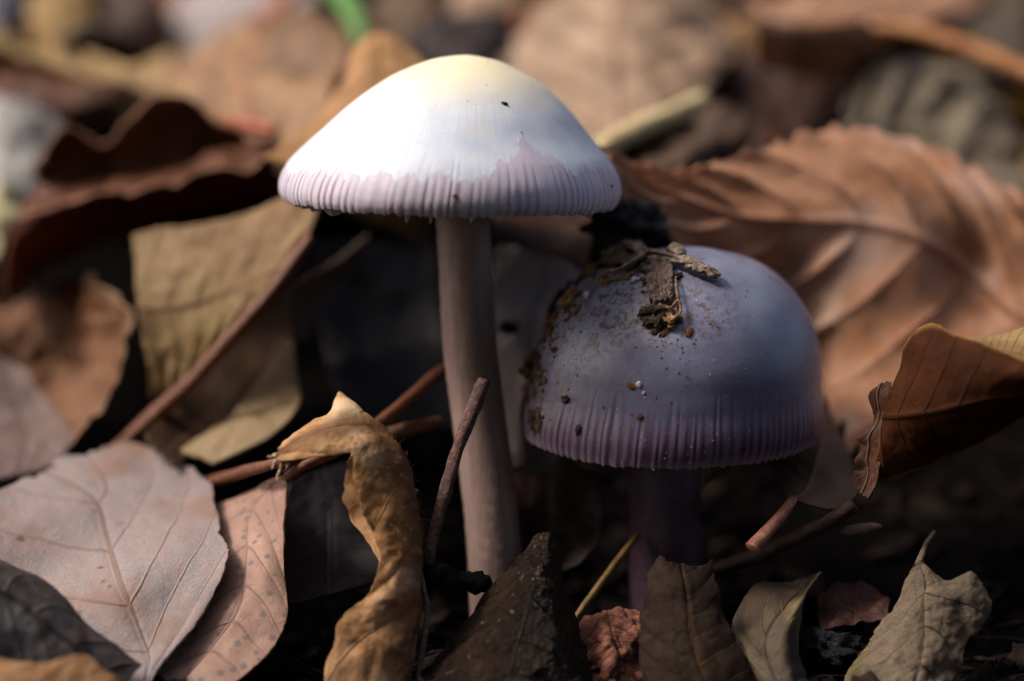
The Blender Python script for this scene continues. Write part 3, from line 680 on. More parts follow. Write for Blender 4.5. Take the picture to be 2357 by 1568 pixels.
# big ribbed leaf, right
leaf('ribbed_leaf', 'large reddish-brown ribbed dead leaf with serrated edge behind the violet mushroom',
     [[(1365, 320, 17), (1372, 325, 17), (1380, 335, 16.5), (1392, 350, 16), (1400, 370, 15)],
      [(1440, 374, 21.0), (1450, 385, 20), (1460, 410, 19), (1470, 450, 18), (1470, 490, 17)],
      [(1560, 386, 23.0), (1570, 420, 22.0), (1580, 460, 21.0), (1570, 520, 20.5), (1545, 560, 20.5)],
      [(1680, 352, 25.5), (1700, 420, 24.0), (1700, 500, 22.8), (1690, 590, 23.0), (1630, 700, 29.0)],
      [(1800, 308, 28), (1840, 400, 25.5), (1840, 510, 23.5), (1800, 660, 26.0), (1720, 800, 29.0)],
      [(1910, 282, 30), (1980, 380, 26.5), (1990, 520, 24.0), (1930, 720, 23.0), (1840, 900, 26.0)],
      [(2060, 298, 31), (2120, 400, 27), (2120, 560, 24.0), (2040, 800, 21.0), (1925, 1030, 17)],
      [(2200, 345, 30), (2250, 470, 26.5), (2230, 640, 27.0), (2150, 850, 19), (1962, 1100, 12)],
      [(2310, 415, 29), (2370, 560, 25.5), (2350, 740, 24.0), (2240, 900, 17), (2060, 1080, 10)],
      [(2430, 500, 27), (2480, 620, 29.0), (2450, 740, 24.0), (2360, 860, 18), (2200, 980, 14)]],
     leaf_mat('bc8c6e', 'a87556', '80503c', (9, -2.0), rough=.75, spec=.06, trans=.18, tint='c09c86', fine=.1, mottle=.22, sw=.05, bumpd=.08), 130, 90, serr=(.06, 14), rag=.03, crumple=(.4, 9), veins=(9, -2.0, .85), midgroove=.3)
# ---- background leaves
leaf('dead_leaf', 'grey-olive rounded dead leaf standing behind the ribbed leaf',
     [[(1940, 250, 56), (1945, 300, 54), (1955, 360, 52), (1970, 420, 50)],
      [(1990, 180, 60), (2010, 260, 57), (2020, 350, 54), (2030, 450, 50)],
      [(2060, 128, 64), (2090, 230, 60), (2100, 350, 56), (2110, 470, 50)],
      [(2180, 135, 64), (2200, 250, 60), (2210, 370, 56), (2210, 490, 50)],
      [(2280, 200, 62), (2290, 300, 59), (2300, 410, 55), (2300, 510, 50)],
      [(2345, 310, 60), (2355, 380, 57), (2370, 460, 54), (2380, 540, 50)],
      [(2375, 430, 58), (2385, 480, 56), (2400, 520, 53), (2410, 570, 50)]],
     leaf_mat('7c6e5a', '685c48', '948470', (6, 1.5), trans=.15, tint='75645a'), 60, 50, serr=(.02, 9), rag=.02, crumple=(1.5, 7), veins=(6, 1.5, .8))
leaf('dead_leaf', 'pink-tan dead leaf curling over at the top with a long stalk sloping down',
     [[(1700, 0, 62), (1720, 12, 60), (1740, 40, 56), (1735, 90, 56), (1720, 150, 60)],
      [(1800, -10, 66), (1830, 15, 61), (1850, 55, 57), (1850, 110, 58), (1840, 170, 62)],
      [(1930, -30, 72), (1950, 10, 65), (1960, 55, 60), (1960, 110, 60), (1950, 165, 64)],
      [(2080, -50, 80), (2100, -20, 74), (2090, 20, 68), (2060, 60, 63), (2050, 110, 64)],
      [(2210, -50, 82), (2230, -20, 78), (2230, 10, 74), (2200, 30, 70), (2150, 60, 67)],
      [(2300, -30, 84), (2305, -15, 82), (2300, 5, 80), (2290, 25, 78), (2270, 35, 76)]],
     leaf_mat('b0886e', '8e6446', '7c5040', (6, 1.4), trans=.2, tint='5c3a22'), 60, 50, serr=(.015, 9), rag=.02, crumple=(.6, 8), veins=(6, 1.4, .3),
     stalk=((2000, 62, 62), (2090, 68, 60), (2180, 92, 58), (2280, 132, 56), (2420, 188, 53)), stalk_r=(.8, 1.0), stalk_mat=simple_mat('orange_stalk', 'b07848', '8c5830', .8, .5, .1))
leaf('dead_leaf', 'broad pale pinkish-tan dead leaf behind the white cap, its veins spreading',
     [[(1395, 345, 46), (1420, 330, 46), (1450, 315, 46), (1480, 310, 46)],
      [(1250, 290, 55), (1370, 260, 52), (1480, 240, 50), (1580, 250, 52)],
      [(1165, 190, 64), (1330, 150, 60), (1500, 150, 58), (1650, 190, 60)],
      [(1160, 110, 72), (1330, 50, 70), (1510, 50, 68), (1690, 130, 70)],
      [(1230, 40, 80), (1370, -30, 80), (1520, -30, 78), (1670, 60, 80)],
      [(1330, -40, 88), (1420, -80, 90), (1520, -80, 90), (1620, -10, 88)]],
     leaf_mat('9c8068', '87705a', '66493a', (6, 2.2), trans=.15, tint='a58a72', sw=.12), 60, 50, serr=(.015, 10), crumple=(1.2, 7), veins=(6, 2.2, .7))
twig('straw', 'cream straw stem slanting up behind the white cap', ((1385, 345, 34), (1460, 303, 38), (1540, 268, 42), (1622, 232, 46)), (1.05, 1.0, .95, .95), simple_mat('straw_skin', 'c8b48a', 'b09868', .6, .5, .06), cat='straw')
leaf('dead_leaf', 'orange-tan pointed dead leaf rising behind the left shoulder of the white cap',
     [[(860, 78, 40), (868, 74, 40), (880, 72, 40), (890, 76, 40)],
      [(815, 120, 36), (850, 115, 35), (900, 112, 36), (950, 118, 38)],
      [(790, 190, 32), (840, 190, 31), (910, 180, 32), (990, 170, 34)],
      [(730, 270, 29), (800, 270, 28), (890, 270, 28), (990, 260, 30)],
      [(650, 335, 26), (730, 340, 25), (830, 350, 25), (930, 360, 26)],
      [(600, 370, 25), (680, 390, 24), (770, 410, 24), (860, 420, 25)]],
     leaf_mat('b98c5e', 'a87c52', '8e6440', (6, 1.5), trans=.25), 50, 40, crumple=(.5, 8), veins=(6, 1.5, .2))
leaf('dead_leaf', 'mottled tan and rose dead leaf with a dark blotch behind the white cap left side',
     [[(640, 330, 40), (660, 338, 38), (690, 345, 36), (720, 340, 35)],
      [(480, 290, 52), (560, 310, 46), (650, 320, 42), (740, 290, 38)],
      [(390, 250, 60), (500, 230, 54), (640, 220, 50), (780, 210, 46)],
      [(370, 190, 66), (490, 150, 62), (640, 130, 58), (800, 130, 54)],
      [(440, 120, 74), (540, 80, 70), (660, 60, 66), (800, 80, 62)],
      [(560, 50, 82), (620, 30, 80), (700, 30, 76), (780, 50, 72)]],
     leaf_mat('947350', '80624a', '8a5040', (5, 1.5), trans=.15, tint='6e5848', spots=('4a3a34', .22, .09)), 60, 50, crumple=(1.6, 7), veins=(5, 1.5, .6))
twig('stalk', 'short red-orange leaf stalk lying on the mottled tan leaf', ((525, 285, 42), (575, 290, 40), (635, 302, 38)), (.7, .75, .6), simple_mat('red_orange', 'b0593a', '8c432a', .5, .5, .08), cat='leaf stalk')
twig('stalk', 'red leaf stalk pointing up in the far litter above the mottled leaf', ((615, 60, 78), (640, 20, 82), (670, -30, 88)), (1.1, 1.2, 1.2), simple_mat('dull_red', 'a0614c', '84483a', .5, .6, .08), cat='leaf stalk')
# grass blade
m, t = newmat('green_blade'); b = NB(t); co = b.coords()
GREEN = m; gp = principled(b, b.mix(b.noise(co, .3), lin('3f6a24'), lin('6f8f58')), .45, .4); out(b, gp.outputs[0])
leaf('grass_blade', 'bright green grass blade poking down at the top of the litter',
     [[(735, -40, 86), (755, -50, 85), (775, -60, 86)], [(762, -5, 78), (785, -15, 77), (808, -22, 78)], [(790, 35, 70), (808, 28, 69), (828, 20, 70)], [(812, 75, 64), (826, 72, 63), (840, 66, 64)], [(822, 105, 60), (826, 104, 60), (830, 102, 60)]],
     GREEN, 30, 10, cat='grass', serr=(0, 3), rag=0, crumple=(.05, 5), veins=(1, 0, 0), thick=.2)
# folded leaf, left: base darkened for shade, edge colour paints the lit rims
leaf('folded_leaf', 'dark red-brown folded dead leaf with wavy upper edge and lit lower rim painted pale',
     [[(35, 520, 32.0), (60, 475, 37.0), (85, 430, 41.0), (80, 395, 40.5), (95, 370, 38.0)],
      [(120, 480, 32.3), (140, 455, 37.3), (150, 400, 41.3), (140, 340, 40.8), (150, 285, 38.3)],
      [(230, 455, 32.6), (245, 440, 37.6), (230, 390, 41.6), (235, 350, 41.1), (240, 330, 38.6)],
      [(330, 440, 32.9), (345, 425, 37.9), (330, 380, 41.9), (315, 310, 41.4), (305, 255, 38.9)],
      [(420, 425, 33.2), (430, 408, 38.2), (420, 370, 42.2), (390, 290, 41.7), (355, 210, 39.2)],
      [(490, 390, 33.5), (500, 372, 38.5), (490, 350, 42.5), (460, 290, 42.0), (430, 230, 39.5)],
      [(570, 368, 33.8), (580, 355, 38.8), (575, 345, 42.8), (550, 320, 42.3), (530, 300, 39.8)],
      [(650, 358, 34.1), (655, 350, 39.1), (655, 345, 43.1), (650, 340, 42.6), (645, 338, 40.1)]],
     leaf_mat('5e3822', '482a1a', '80543a', (6, 1.3), trans=.15, edge='c08a6c'), 80, 60, serr=(.0, 9), rag=.012, crumple=(1.3, 7), veins=(6, 1.3, .5))
leaf('dead_leaf', 'deep red-brown dead leaf hanging down in shade under the folded leaf rim',
     [[(40, 500, 38), (20, 560, 37), (5, 640, 37), (10, 710, 37)],
      [(130, 475, 36), (110, 530, 39), (90, 590, 43), (70, 640, 47)],
      [(250, 450, 35), (240, 490, 39), (220, 530, 45), (200, 570, 51)],
      [(380, 432, 35), (380, 460, 40), (370, 485, 47), (360, 510, 54)],
      [(490, 388, 36), (500, 420, 42), (500, 450, 49), (490, 480, 56)],
      [(640, 358, 38), (640, 390, 45), (640, 420, 52), (640, 450, 58)]],
     leaf_mat('6a2e14', '4e220e', '6c3a20', (6, 1.2), trans=.25, edge='a06a48'), 60, 40, rag=.012, serr=(0, 4), crumple=(.5, 8), veins=(6, 1.2, .2))
leaf('dead_leaf', 'yellow-tan dead leaf beneath the white cap with a straight brown midrib edge',
     [[(305, 545, 29), (310, 650, 25), (325, 780, 23), (345, 920, 24)],
      [(380, 535, 28), (400, 640, 24), (390, 780, 22), (370, 920, 24)],
      [(480, 515, 27), (490, 620, 22.5), (455, 760, 20.5), (395, 900, 23)],
      [(590, 480, 26), (580, 590, 21), (520, 730, 19), (420, 880, 22)],
      [(690, 440, 25), (650, 560, 19.5), (570, 700, 18), (440, 870, 21.5)],
      [(740, 470, 24), (700, 570, 18.5), (610, 690, 17.5), (455, 860, 21)]],
     leaf_mat('a48660', '8c6c4a', '75553a', (6, 1.2), trans=.3, tint='947a50'), 60, 50, rag=.012, serr=(0, 4), crumple=(1.1, 8), veins=(6, 1.2, .2))
twig('stalk', 'long straight red-brown stalk running along the yellow-tan leaf', ((716, 545, 18.5), (640, 655, 17), (540, 770, 17.5), (430, 890, 20), (320, 990, 22.5), (250, 1060, 24)), (.55, .62, .7, .75, .75, .7), STALKR, cat='leaf stalk')
leaf('dead_leaf', 'dark brown leaf half hidden right of the long red-brown stalk',
     [[(700, 600, 46), (690, 680, 42), (680, 770, 38)], [(600, 720, 40), (610, 800, 36), (620, 880, 33)], [(470, 860, 30), (490, 930, 27), (510, 990, 24)], [(330, 1000, 18), (360, 1040, 16), (400, 1080, 14)]],
     leaf_mat('4a3420', '3a2818', '5c4028', trans=.15), 40, 30, crumple=(.6, 7))
leaf('dead_leaf', 'brown and yellow dead leaf with pale serrated edge at the left',
     [[(-60, 700, 45), (20, 690, 45), (100, 660, 44), (165, 630, 43), (215, 622, 41)],
      [(-60, 770, 41), (40, 760, 43), (130, 730, 43), (215, 690, 39), (262, 668, 33)],
      [(-60, 840, 37), (50, 840, 41), (150, 800, 42), (240, 750, 36), (302, 715, 27)],
      [(-60, 900, 33), (50, 910, 38), (150, 880, 40), (235, 830, 34), (292, 800, 24)],
      [(-60, 980, 29), (50, 980, 34), (140, 960, 36), (210, 910, 31), (270, 885, 23)],
      [(-60, 1040, 25), (30, 1040, 30), (110, 1030, 32), (170, 1000, 29), (205, 975, 23)],
      [(-60, 1090, 23), (20, 1080, 26), (80, 1070, 28), (120, 1055, 27), (140, 1040, 24)]],
     leaf_mat('70462a', '64442f', '8a6038', (7, 1.6), trans=.22, tint='846048', edge='c8a480'), 70, 50, serr=(.02, 9), rag=.02, crumple=(1.2, 6), veins=(7, 1.6, .4))
leaf('dead_leaf', 'grey-pink dead leaf lying low at the left edge under the yellow-edged leaf',
     [[(-80, 800, 33), (0, 820, 33), (60, 850, 32)], [(-80, 930, 29), (40, 930, 30), (130, 950, 29)], [(-80, 1030, 23), (60, 1020, 25), (170, 1010, 25)], [(-80, 1110, 19), (40, 1100, 21), (130, 1080, 22)]],
     leaf_mat('7a645c', '6a564e', '54423a', trans=.12), 40, 40, crumple=(.5, 7))
leaf('dead_leaf', 'small beige pointed dead leaf between the grey-pink leaf and the dark hollow',
     [[(655, 778, 27), (662, 775, 27), (668, 776, 27), (674, 782, 26)],
      [(600, 870, 25), (630, 870, 24), (660, 870, 23), (686, 880, 22)],
      [(540, 950, 22), (580, 945, 21), (625, 955, 19), (690, 930, 18)],
      [(480, 1000, 20), (520, 985, 19), (560, 975, 18), (640, 995, 16)],
      [(400, 1050, 18), (430, 1050, 17), (465, 1060, 16), (480, 1075, 15)]],
     leaf_mat('a88e6a', '98805e', '7c6448', (4, 1.2), trans=.25), 50, 40, serr=(0, 4), crumple=(.4, 6), veins=(4, 1.2, .15))
leaf('dead_leaf', 'narrow dark curled leaf with its lit rim painted pale grey, before the dark hollow',
     [[(850, 540, 30), (845, 552, 32), (838, 570, 36)], [(790, 590, 28), (790, 608, 31), (795, 640, 37)], [(725, 625, 26), (732, 650, 29), (750, 690, 36)], [(680, 655, 25), (690, 690, 28), (720, 740, 34)], [(655, 700, 24), (672, 735, 27), (700, 790, 32)]],
     leaf_mat('6a5a4c', '4a3c32', '8a7a70', trans=.15, edge='9a8678'), 50, 30, crumple=(.4, 5))  # pale edge colour paints the light along the rim
leaf('dead_leaf', 'dead leaf coloured near black for the shade of the hollow behind the slim stem',
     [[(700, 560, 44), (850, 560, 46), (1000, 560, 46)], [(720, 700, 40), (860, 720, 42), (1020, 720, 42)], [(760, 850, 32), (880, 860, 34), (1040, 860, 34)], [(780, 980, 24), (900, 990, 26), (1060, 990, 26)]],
     leaf_mat('120d0d', '1a1313', '241c1a', trans=.02, rough=.5), 50, 40, crumple=(1.2, 6))  # near-black colour stands for the deep shade of the hollow
leaf('dead_leaf', 'blue-grey dead leaf with a small hole standing between the two mushrooms',
     [[(1150, 560, 24), (1230, 565, 25), (1290, 590, 26), (1340, 625, 27)],
      [(1130, 660, 22), (1210, 670, 23), (1280, 680, 24), (1340, 700, 25)],
      [(1125, 770, 20), (1190, 770, 20), (1260, 780, 21), (1330, 790, 22)],
      [(1120, 890, 17), (1190, 890, 18), (1250, 900, 18), (1320, 910, 19)],
      [(1140, 1000, 14), (1190, 1000, 14), (1240, 1010, 15), (1300, 1020, 16)],
      [(1160, 1080, 12), (1200, 1080, 12), (1240, 1090, 13), (1280, 1100, 14)]],
     leaf_mat('968a86', '8a8482', '7a6c68', trans=.1), 70, 60, serr=(0, 3), crumple=(.4, 7), veins=(5, 1.5, .03), holes=[(.37, .25, .032, .13)])
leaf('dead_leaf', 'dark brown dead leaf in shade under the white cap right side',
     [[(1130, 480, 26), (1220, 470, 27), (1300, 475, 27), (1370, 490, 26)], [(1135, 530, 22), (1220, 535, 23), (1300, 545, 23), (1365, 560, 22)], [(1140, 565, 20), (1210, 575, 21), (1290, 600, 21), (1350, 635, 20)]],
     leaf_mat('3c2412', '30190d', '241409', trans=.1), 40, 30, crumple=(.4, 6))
leaf('dead_leaf', 'dull brown translucent leaf on the soil between the two stems',
     [[(1170, 1080, 14), (1260, 1070, 15), (1380, 1085, 14)], [(1165, 1160, 12), (1260, 1160, 13), (1392, 1170, 12)], [(1180, 1250, 10), (1270, 1250, 11), (1385, 1240, 10)], [(1200, 1320, 8), (1270, 1320, 9), (1340, 1310, 8)]],
     leaf_mat('3a2622', '2a1a1a', '4a2e24', trans=.1), 40, 40, crumple=(.6, 5))
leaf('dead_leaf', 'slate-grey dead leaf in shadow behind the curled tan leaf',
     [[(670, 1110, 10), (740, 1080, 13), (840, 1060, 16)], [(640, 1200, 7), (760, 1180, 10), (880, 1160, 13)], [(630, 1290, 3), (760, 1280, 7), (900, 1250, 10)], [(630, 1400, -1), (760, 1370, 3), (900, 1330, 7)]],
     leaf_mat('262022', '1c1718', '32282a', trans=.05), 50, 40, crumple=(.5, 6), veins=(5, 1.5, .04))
leaf('dead_leaf', 'dark rust-red crumpled leaf on the soil behind the folded olive leaf',
     [[(1880, 1370, 4), (1940, 1345, 5), (2000, 1345, 5), (2045, 1370, 4)], [(1880, 1410, 1), (1940, 1390, 2), (2000, 1390, 2), (2050, 1400, 1)], [(1890, 1450, -2), (1940, 1440, -1), (2000, 1430, -1), (2040, 1430, -2)]],
     leaf_mat('4a2a22', '34201c', '5a3428', trans=.08), 40, 30, crumple=(.9, 3))
DT = simple_mat('brown_twig', '6a4630', '4e3222', 1, .6, .12)
twig('twig', 'thin brown twig end leaning behind the red-brown twig', ((870, 1006, 10), (950, 985, 11), (1000, 972, 12), (1016, 966, 12)), (.5, .6, .5, .2), DT)
twig('stalk', 'red-brown stalk passing under the torn tip of the curled leaf', ((420, 1130, 24), (540, 1092, 10), (640, 1064, 2), (730, 1045, 4)), (.5, .55, .45, .35), STALKR, cat='leaf stalk')
twig('pine_needle', 'yellow-brown pine needle leaning by the violet stem base', ((1318, 1434, 2), (1360, 1375, 3), (1440, 1268, 6), (1470, 1230, 8)), (.28, .3, .3, .2), simple_mat('needle', '8a6a34', '6e5228', 1, .5, .05), cat='needle')
twig('pine_needle', 'brown needle lying across the soil behind the violet stem', ((1600, 1130, 16), (1660, 1085, 17), (1760, 1040, 18)), (.3, .3, .25), simple_mat('needle_b', '6a4c2c', '523a22', 1, .5, .05), cat='needle')
twig('wood_chip', 'pale pinkish wood chip on the dark soil right of the flared stalk', ((1934, 1226, 2), (1950, 1222, 2.2), (1985, 1218, 2.6), (2012, 1213, 3), (2030, 1212, 3)), (.1, .42, .5, .35, .1), simple_mat('chip', '8a6a5c', '6c5044', 1, .6, .1), cat='wood chip', flat=.6)
twig('rootlet', 'thin grey rootlet trailing down by the curled leaf foot', ((960, 1285, -6), (974, 1350, -6), (984, 1400, -6.5), (978, 1460, -7), (962, 1560, -8)), (.18, .2, .22, .25, .25), simple_mat('rootlet', '5a4638', '7a6a60', 2, .6, .1), cat='root', rough=.3)
CHAR = simple_mat('charcoal', '0b090a', '221d1d', 1.6, .6, .25, .15)
for (px, py, d, r, lab, sd) in ((1000, 1318, -3.5, 1.25, 'black charcoal lump at the foot of the straight red-brown twig', 1.), (1092, 1342, -2, 1.2, 'dark hollow charcoal bit left of the wet cone tip', 2.4)):
    V, F = crumb_geo(P(px, py, d), (.2, -.6, .7), r, (1.2, .8, .8), 0.4, sd, 3, .4, 1.8)
    tag(mk('charcoal_bit', V, F, CHAR), lab, 'charcoal')
V, F = crumb_geo(P(1440, 520, 14), (0, -.5, .8), 3.1, (1.0, .8, .8), .2, 6.2, 4, .75, 1.7)
tag(mk('rotted_debris', V, F, BLACKB), 'black rotted debris lump between the white cap rim and the ribbed leaf', 'plant debris')
# ---- dead leaves on a leaning twig, added out of view to shade the mushrooms
def hanging(label, x0, x1, y0, y1, z, seedc):
    rows = []
    for i in range(6):
        u = i/5; wd = (x1-x0)/2*(.35+.65*math.sin(math.pi*(.1+.8*u))); cx = (x0+x1)/2+1.5*math.sin(u*5); y = y0+(y1-y0)*u
        rows.append([(cx+wd*v, y, z+2.5*v*v+4*(u-.5)**2+v*1.2) for v in (-1, -.4, .3, 1)])
    return leaf('added_shade_leaf', label, rows, leaf_mat(*seedc, trans=.15), 50, 36, pix=False, serr=(.02, 11), crumple=(.6, 8), veins=(7, 2, .25))
hanging('large brown dead leaf added out of view to shade the violet cap', -71, -46, -20, 14, 140, ('7c5638', '5e3c26', '4a2e1c'))
hanging('small tan dead leaf added out of view to shade the slim stem', -138, -111, -4, 16, 140, ('a08458', '84683f', '5c4428'))
V, F, uv = tube_geo([(-62, 17, 141.5), (-90, 22, 144), (-122, 14, 143), (-160, 24, 122), (-195, 45, 70), (-208, 52, 26)], [.5, .7, .9, 1.2, 1.5, 1.8], 10, 8, .12, 3.)
tag(mk('added_twig', V, F, BARK, uv=uv), 'long bare twig added out of view to carry the two shading leaves', 'twig')
# ---- far litter at the top and left edges
def simple_leaf(label, pts4, mat, **kw):
    """a leaf from its four corners (px,py,d): base-left, base-right, tip-right, tip-left, bulged between"""
    a, b_, c, d = [np.array(q, float) for q in pts4]; rows = []
    for i in range(5):
        u = i/4; l = a*(1-u)+d*u; r = b_*(1-u)+c*u; mid = (l+r)/2; wd = .35+.65*math.sin(math.pi*(.12+.76*u)); row = []
        for v in (-1, -.33, .33, 1):
            q = mid+(r-l)/2*v*wd; q = q+np.array([0, 0, kw.get('bulge', 3)*(v*v)*1.0]); row.append(tuple(q))
        rows.append(row)
    kw.pop('bulge', None)
    return leaf('dead_leaf', label, rows, mat, kw.pop('nu', 36), kw.pop('nv', 28), crumple=kw.pop('crumple', (1.9, 7)), **kw)
simple_leaf('pale grey stone-like faded leaf at the far left of the litter', [(-120, 520, 44), (90, 480, 46), (190, 270, 58), (-120, 200, 58)], leaf_mat('a8a29a', '98928c', '86807a', trans=.1), crumple=(1.5, 8))
simple_leaf('cream yellow leaf fragment low at the left edge beside the folded leaf', [(-60, 620, 40), (40, 560, 40), (70, 440, 46), (-60, 420, 46)], leaf_mat('b0a884', 'a09870', '8a8060', trans=.1))
simple_leaf('dark red-brown curled leaf edge at the upper left', [(-100, 190, 62), (-20, 260, 58), (330, 250, 52), (250, 120, 66)], leaf_mat('54301e', '402416', '6a4028', trans=.15))
simple_leaf('long tan leaf strip sloping down at the upper left', [(-60, 60, 70), (-20, 130, 66), (330, 225, 52), (330, 160, 60)], leaf_mat('a88c60', '8e7048', '6e5434', trans=.2))
simple_leaf('golden brown leaf standing in the top left corner', [(60, 150, 74), (190, 160, 72), (230, -40, 86), (70, -50, 88)], leaf_mat('9a7c4c', '86683c', '6a5030', trans=.2))
simple_leaf('slate blue-grey leaf bit in the top left corner', [(-60, 90, 80), (60, 80, 80), (60, -40, 90), (-60, -40, 90)], leaf_mat('55565e', '46464e', '3a3a40', trans=.05))
simple_leaf('dark umber upright leaf near the top left', [(230, 140, 84), (370, 120, 84), (380, -60, 96), (240, -60, 96)], leaf_mat('4a3428', '3a281f', '2c1e18', trans=.1))
simple_leaf('pale lilac-grey flat leaf at the top edge', [(370, 110, 92), (560, 130, 88), (800, -30, 104), (420, -60, 110)], leaf_mat('a2948e', '968a86', '80706a', trans=.1), crumple=(.4, 10))
simple_leaf('beige leaf ridge below the umber upright leaf', [(250, 300, 56), (420, 250, 56), (480, 110, 70), (330, 140, 72)], leaf_mat('a88a62', '967850', '7a5c3c', trans=.2))
simple_leaf('brown leaf in shade at the top edge right of the grass blade', [(840, 90, 74), (1010, 120, 74), (1080, -40, 90), (850, -50, 90)], leaf_mat('6e5540', '54402f', '46342a', trans=.1))
simple_leaf('pinkish tan leaf at the top edge behind the white cap', [(960, 20, 96), (1120, 60, 92), (1260, -30, 100), (1010, -60, 106)], leaf_mat('b09078', '9c7c62', '7c6050', trans=.1))
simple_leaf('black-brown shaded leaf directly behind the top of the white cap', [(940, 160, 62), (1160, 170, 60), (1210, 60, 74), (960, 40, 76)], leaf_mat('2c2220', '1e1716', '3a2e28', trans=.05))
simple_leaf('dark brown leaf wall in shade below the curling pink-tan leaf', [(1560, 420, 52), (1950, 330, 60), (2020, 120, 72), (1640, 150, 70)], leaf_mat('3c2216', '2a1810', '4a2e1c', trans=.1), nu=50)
simple_leaf('dull olive-brown leaf low in shade behind the ribbed leaf edge', [(1440, 390, 40), (1640, 380, 42), (1760, 240, 54), (1500, 260, 54)], leaf_mat('574234', '473528', '6a5444', trans=.1))
simple_leaf('dim brown leaf deep in the top right corner', [(2140, 160, 84), (2420, 200, 80), (2440, -40, 96), (2280, -60, 98)], leaf_mat('4c4030', '3a3026', '5c4e3c', trans=.1))
simple_leaf('tan leaf tatter at the top edge left of the curling pink-tan leaf', [(1660, 130, 72), (1760, 150, 70), (1780, 40, 78), (1650, 40, 80)], leaf_mat('8a6844', '70502f', '5a4028', trans=.15))
# ---- litter filling the forest floor around and behind (one generic leaf per kind, copied)
def generic(kind, L, W, bend, curl, seed, mat):
    rows = []
    for i in range(7):
        u = i/6; wd = W*(.06+.94*math.sin(math.pi*min(1, u*.97+.02))**.8); y = L*(u-.5); row = []
        for v in (-1, -.5, 0, .5, 1):
            row.append((v*wd/2, y, bend*(u-.5)**2*L*.5+curl*abs(v)**1.6*wd*.4))
        rows.append(row)
    X, N, U, V = leaf_surface(rows, 30, 20, serr=(.02, 12), rag=.012, crumple=(1.0, 9), veins=(8, 2, .3), seed=seed, pix=False)
    Vt, F, uv = sheet(X, N, U, V, .3)
    tv, tf, tu = tube_geo([(0, -L*.49, bend*.12*L), (1, -L*.6, bend*.15*L), (3, -L*.75, bend*.14*L)], [.5, .55, .7], 7, 4, .08, seed)
    return mesh_data('blade', Vt, F, mat, uv=uv), mesh_data('stalk', tv, tf, mat, uv=tu)
KINDS = [('tan', 'b09468', '98794e'), ('brown', '7c5638', '5e3c26'), ('grey', '8c807a', '766a64'), ('rust', '8e5638', '6c3c26'), ('dark', '46332a', '30221c')]
protos = []
for i, (k, a, c) in enumerate(KINDS):
    mt = leaf_mat(a, c, c, trans=.15)
    protos.append([(k, *generic(k, random.uniform(42, 58), random.uniform(26, 36), random.uniform(-.5, .7), random.uniform(-.5, .8), i*2.3+j, mt)) for j in range(2)])
from mathutils import Euler
def in_view(x, y, z):
    a, b_, d = proj(np.array([x, y, z])); return -600 < a < 2950 and -400 < b_ < 2000
cnt = 0
for tries in range(700):
    x = random.uniform(-150, 150); y = random.uniform(-130, 300)
    z = gz(x, y)+random.uniform(2, 9)
    vis = in_view(x, y, z+8)
    if vis and y < 95: continue
    if math.hypot(x, y+245) < 95: continue
    if y < 95 and y > -70 and abs(x) < 95: continue
    if y <= -70 and z > 3: continue
    if -110 < y < 40 and x < -95: continue       # keep the sunny side open
    if not vis and random.random() < .6: continue
    k, bm_, sm_ = random.choice(random.choice(protos if y < 200 else protos[:4]))
    if z > 40 and y < 0: continue
    r = empty('litter_leaf', (x, y, z)); r.rotation_euler = Euler((random.uniform(-.5, .5)+(.25 if y > 60 else 0), random.uniform(-.5, .5), random.uniform(0, 6.28)))
    nm = {'tan': 'tan', 'brown': 'plain brown', 'grey': 'faded grey', 'rust': 'rust-coloured', 'dark': 'dark rotting'}[k]
    tag(r, nm+' fallen leaf lying loose in the far litter', 'leaf', nm+' leaves of the surrounding litter')
    for n_, me in (('blade', bm_), ('stalk', sm_)):
        o = bpy.data.objects.new(n_, me); col.objects.link(o); o.parent = r
    cnt += 1
print('litter leaves', cnt)

# ---- shrubs added out of view to keep the low sky off the litter
SHRUBL = simple_mat('shrub_leaf', '2c3418', '4a4424', .02, .6, .1, .2); SHRUBW = simple_mat('shrub_wood', '3a2c22', '54443a', .1, .8, .3, .1)
def shrub_mesh():
    Vs, Fs = [], []; rr = np.random.default_rng(11)
    for k in range(4200):
        d = rr.normal(size=3); d /= np.linalg.norm(d); rad = 700*rr.uniform(.35, 1)**.6*(1+.25*fbm((d[0]*2, d[1]*2, d[2]*2)))
        c = np.array([d[0]*rad, d[1]*rad, 1050+d[2]*rad*1.3]); a = rr.normal(size=3); a /= np.linalg.norm(a); e = np.cross(a, rr.normal(size=3)); e /= np.linalg.norm(e); L = rr.uniform(45, 80)
        i = len(Vs); Vs += [c-a*L, c+e*L*.45+np.cross(a, e)*8, c+a*L, c-e*L*.45+np.cross(a, e)*8]; Fs.append((i, i+1, i+2, i+3))
    return np.array(Vs), Fs
sv_, sf_ = shrub_mesh(); CROWN = mesh_data('crown', sv_, sf_, SHRUBL, smooth=False)
tw = [tube_geo([(0, 0, -120), (15, -10, 300), (30, 10, 700), (10, 30, 1300)], [38, 30, 22, 8], 10, 6, .1, 2.)[:2]]
for k in range(6):
    a = k*1.05; tw.append(tube_geo([(20, 0, 350+60*k), (180*math.cos(a), 180*math.sin(a), 700+70*k), (430*math.cos(a), 430*math.sin(a), 1000+110*k)], [16, 11, 4], 7, 5, .1, k)[:2])
tv_, tf_ = merge(tw); TRUNK = mesh_data('trunk', tv_, tf_, SHRUBW)
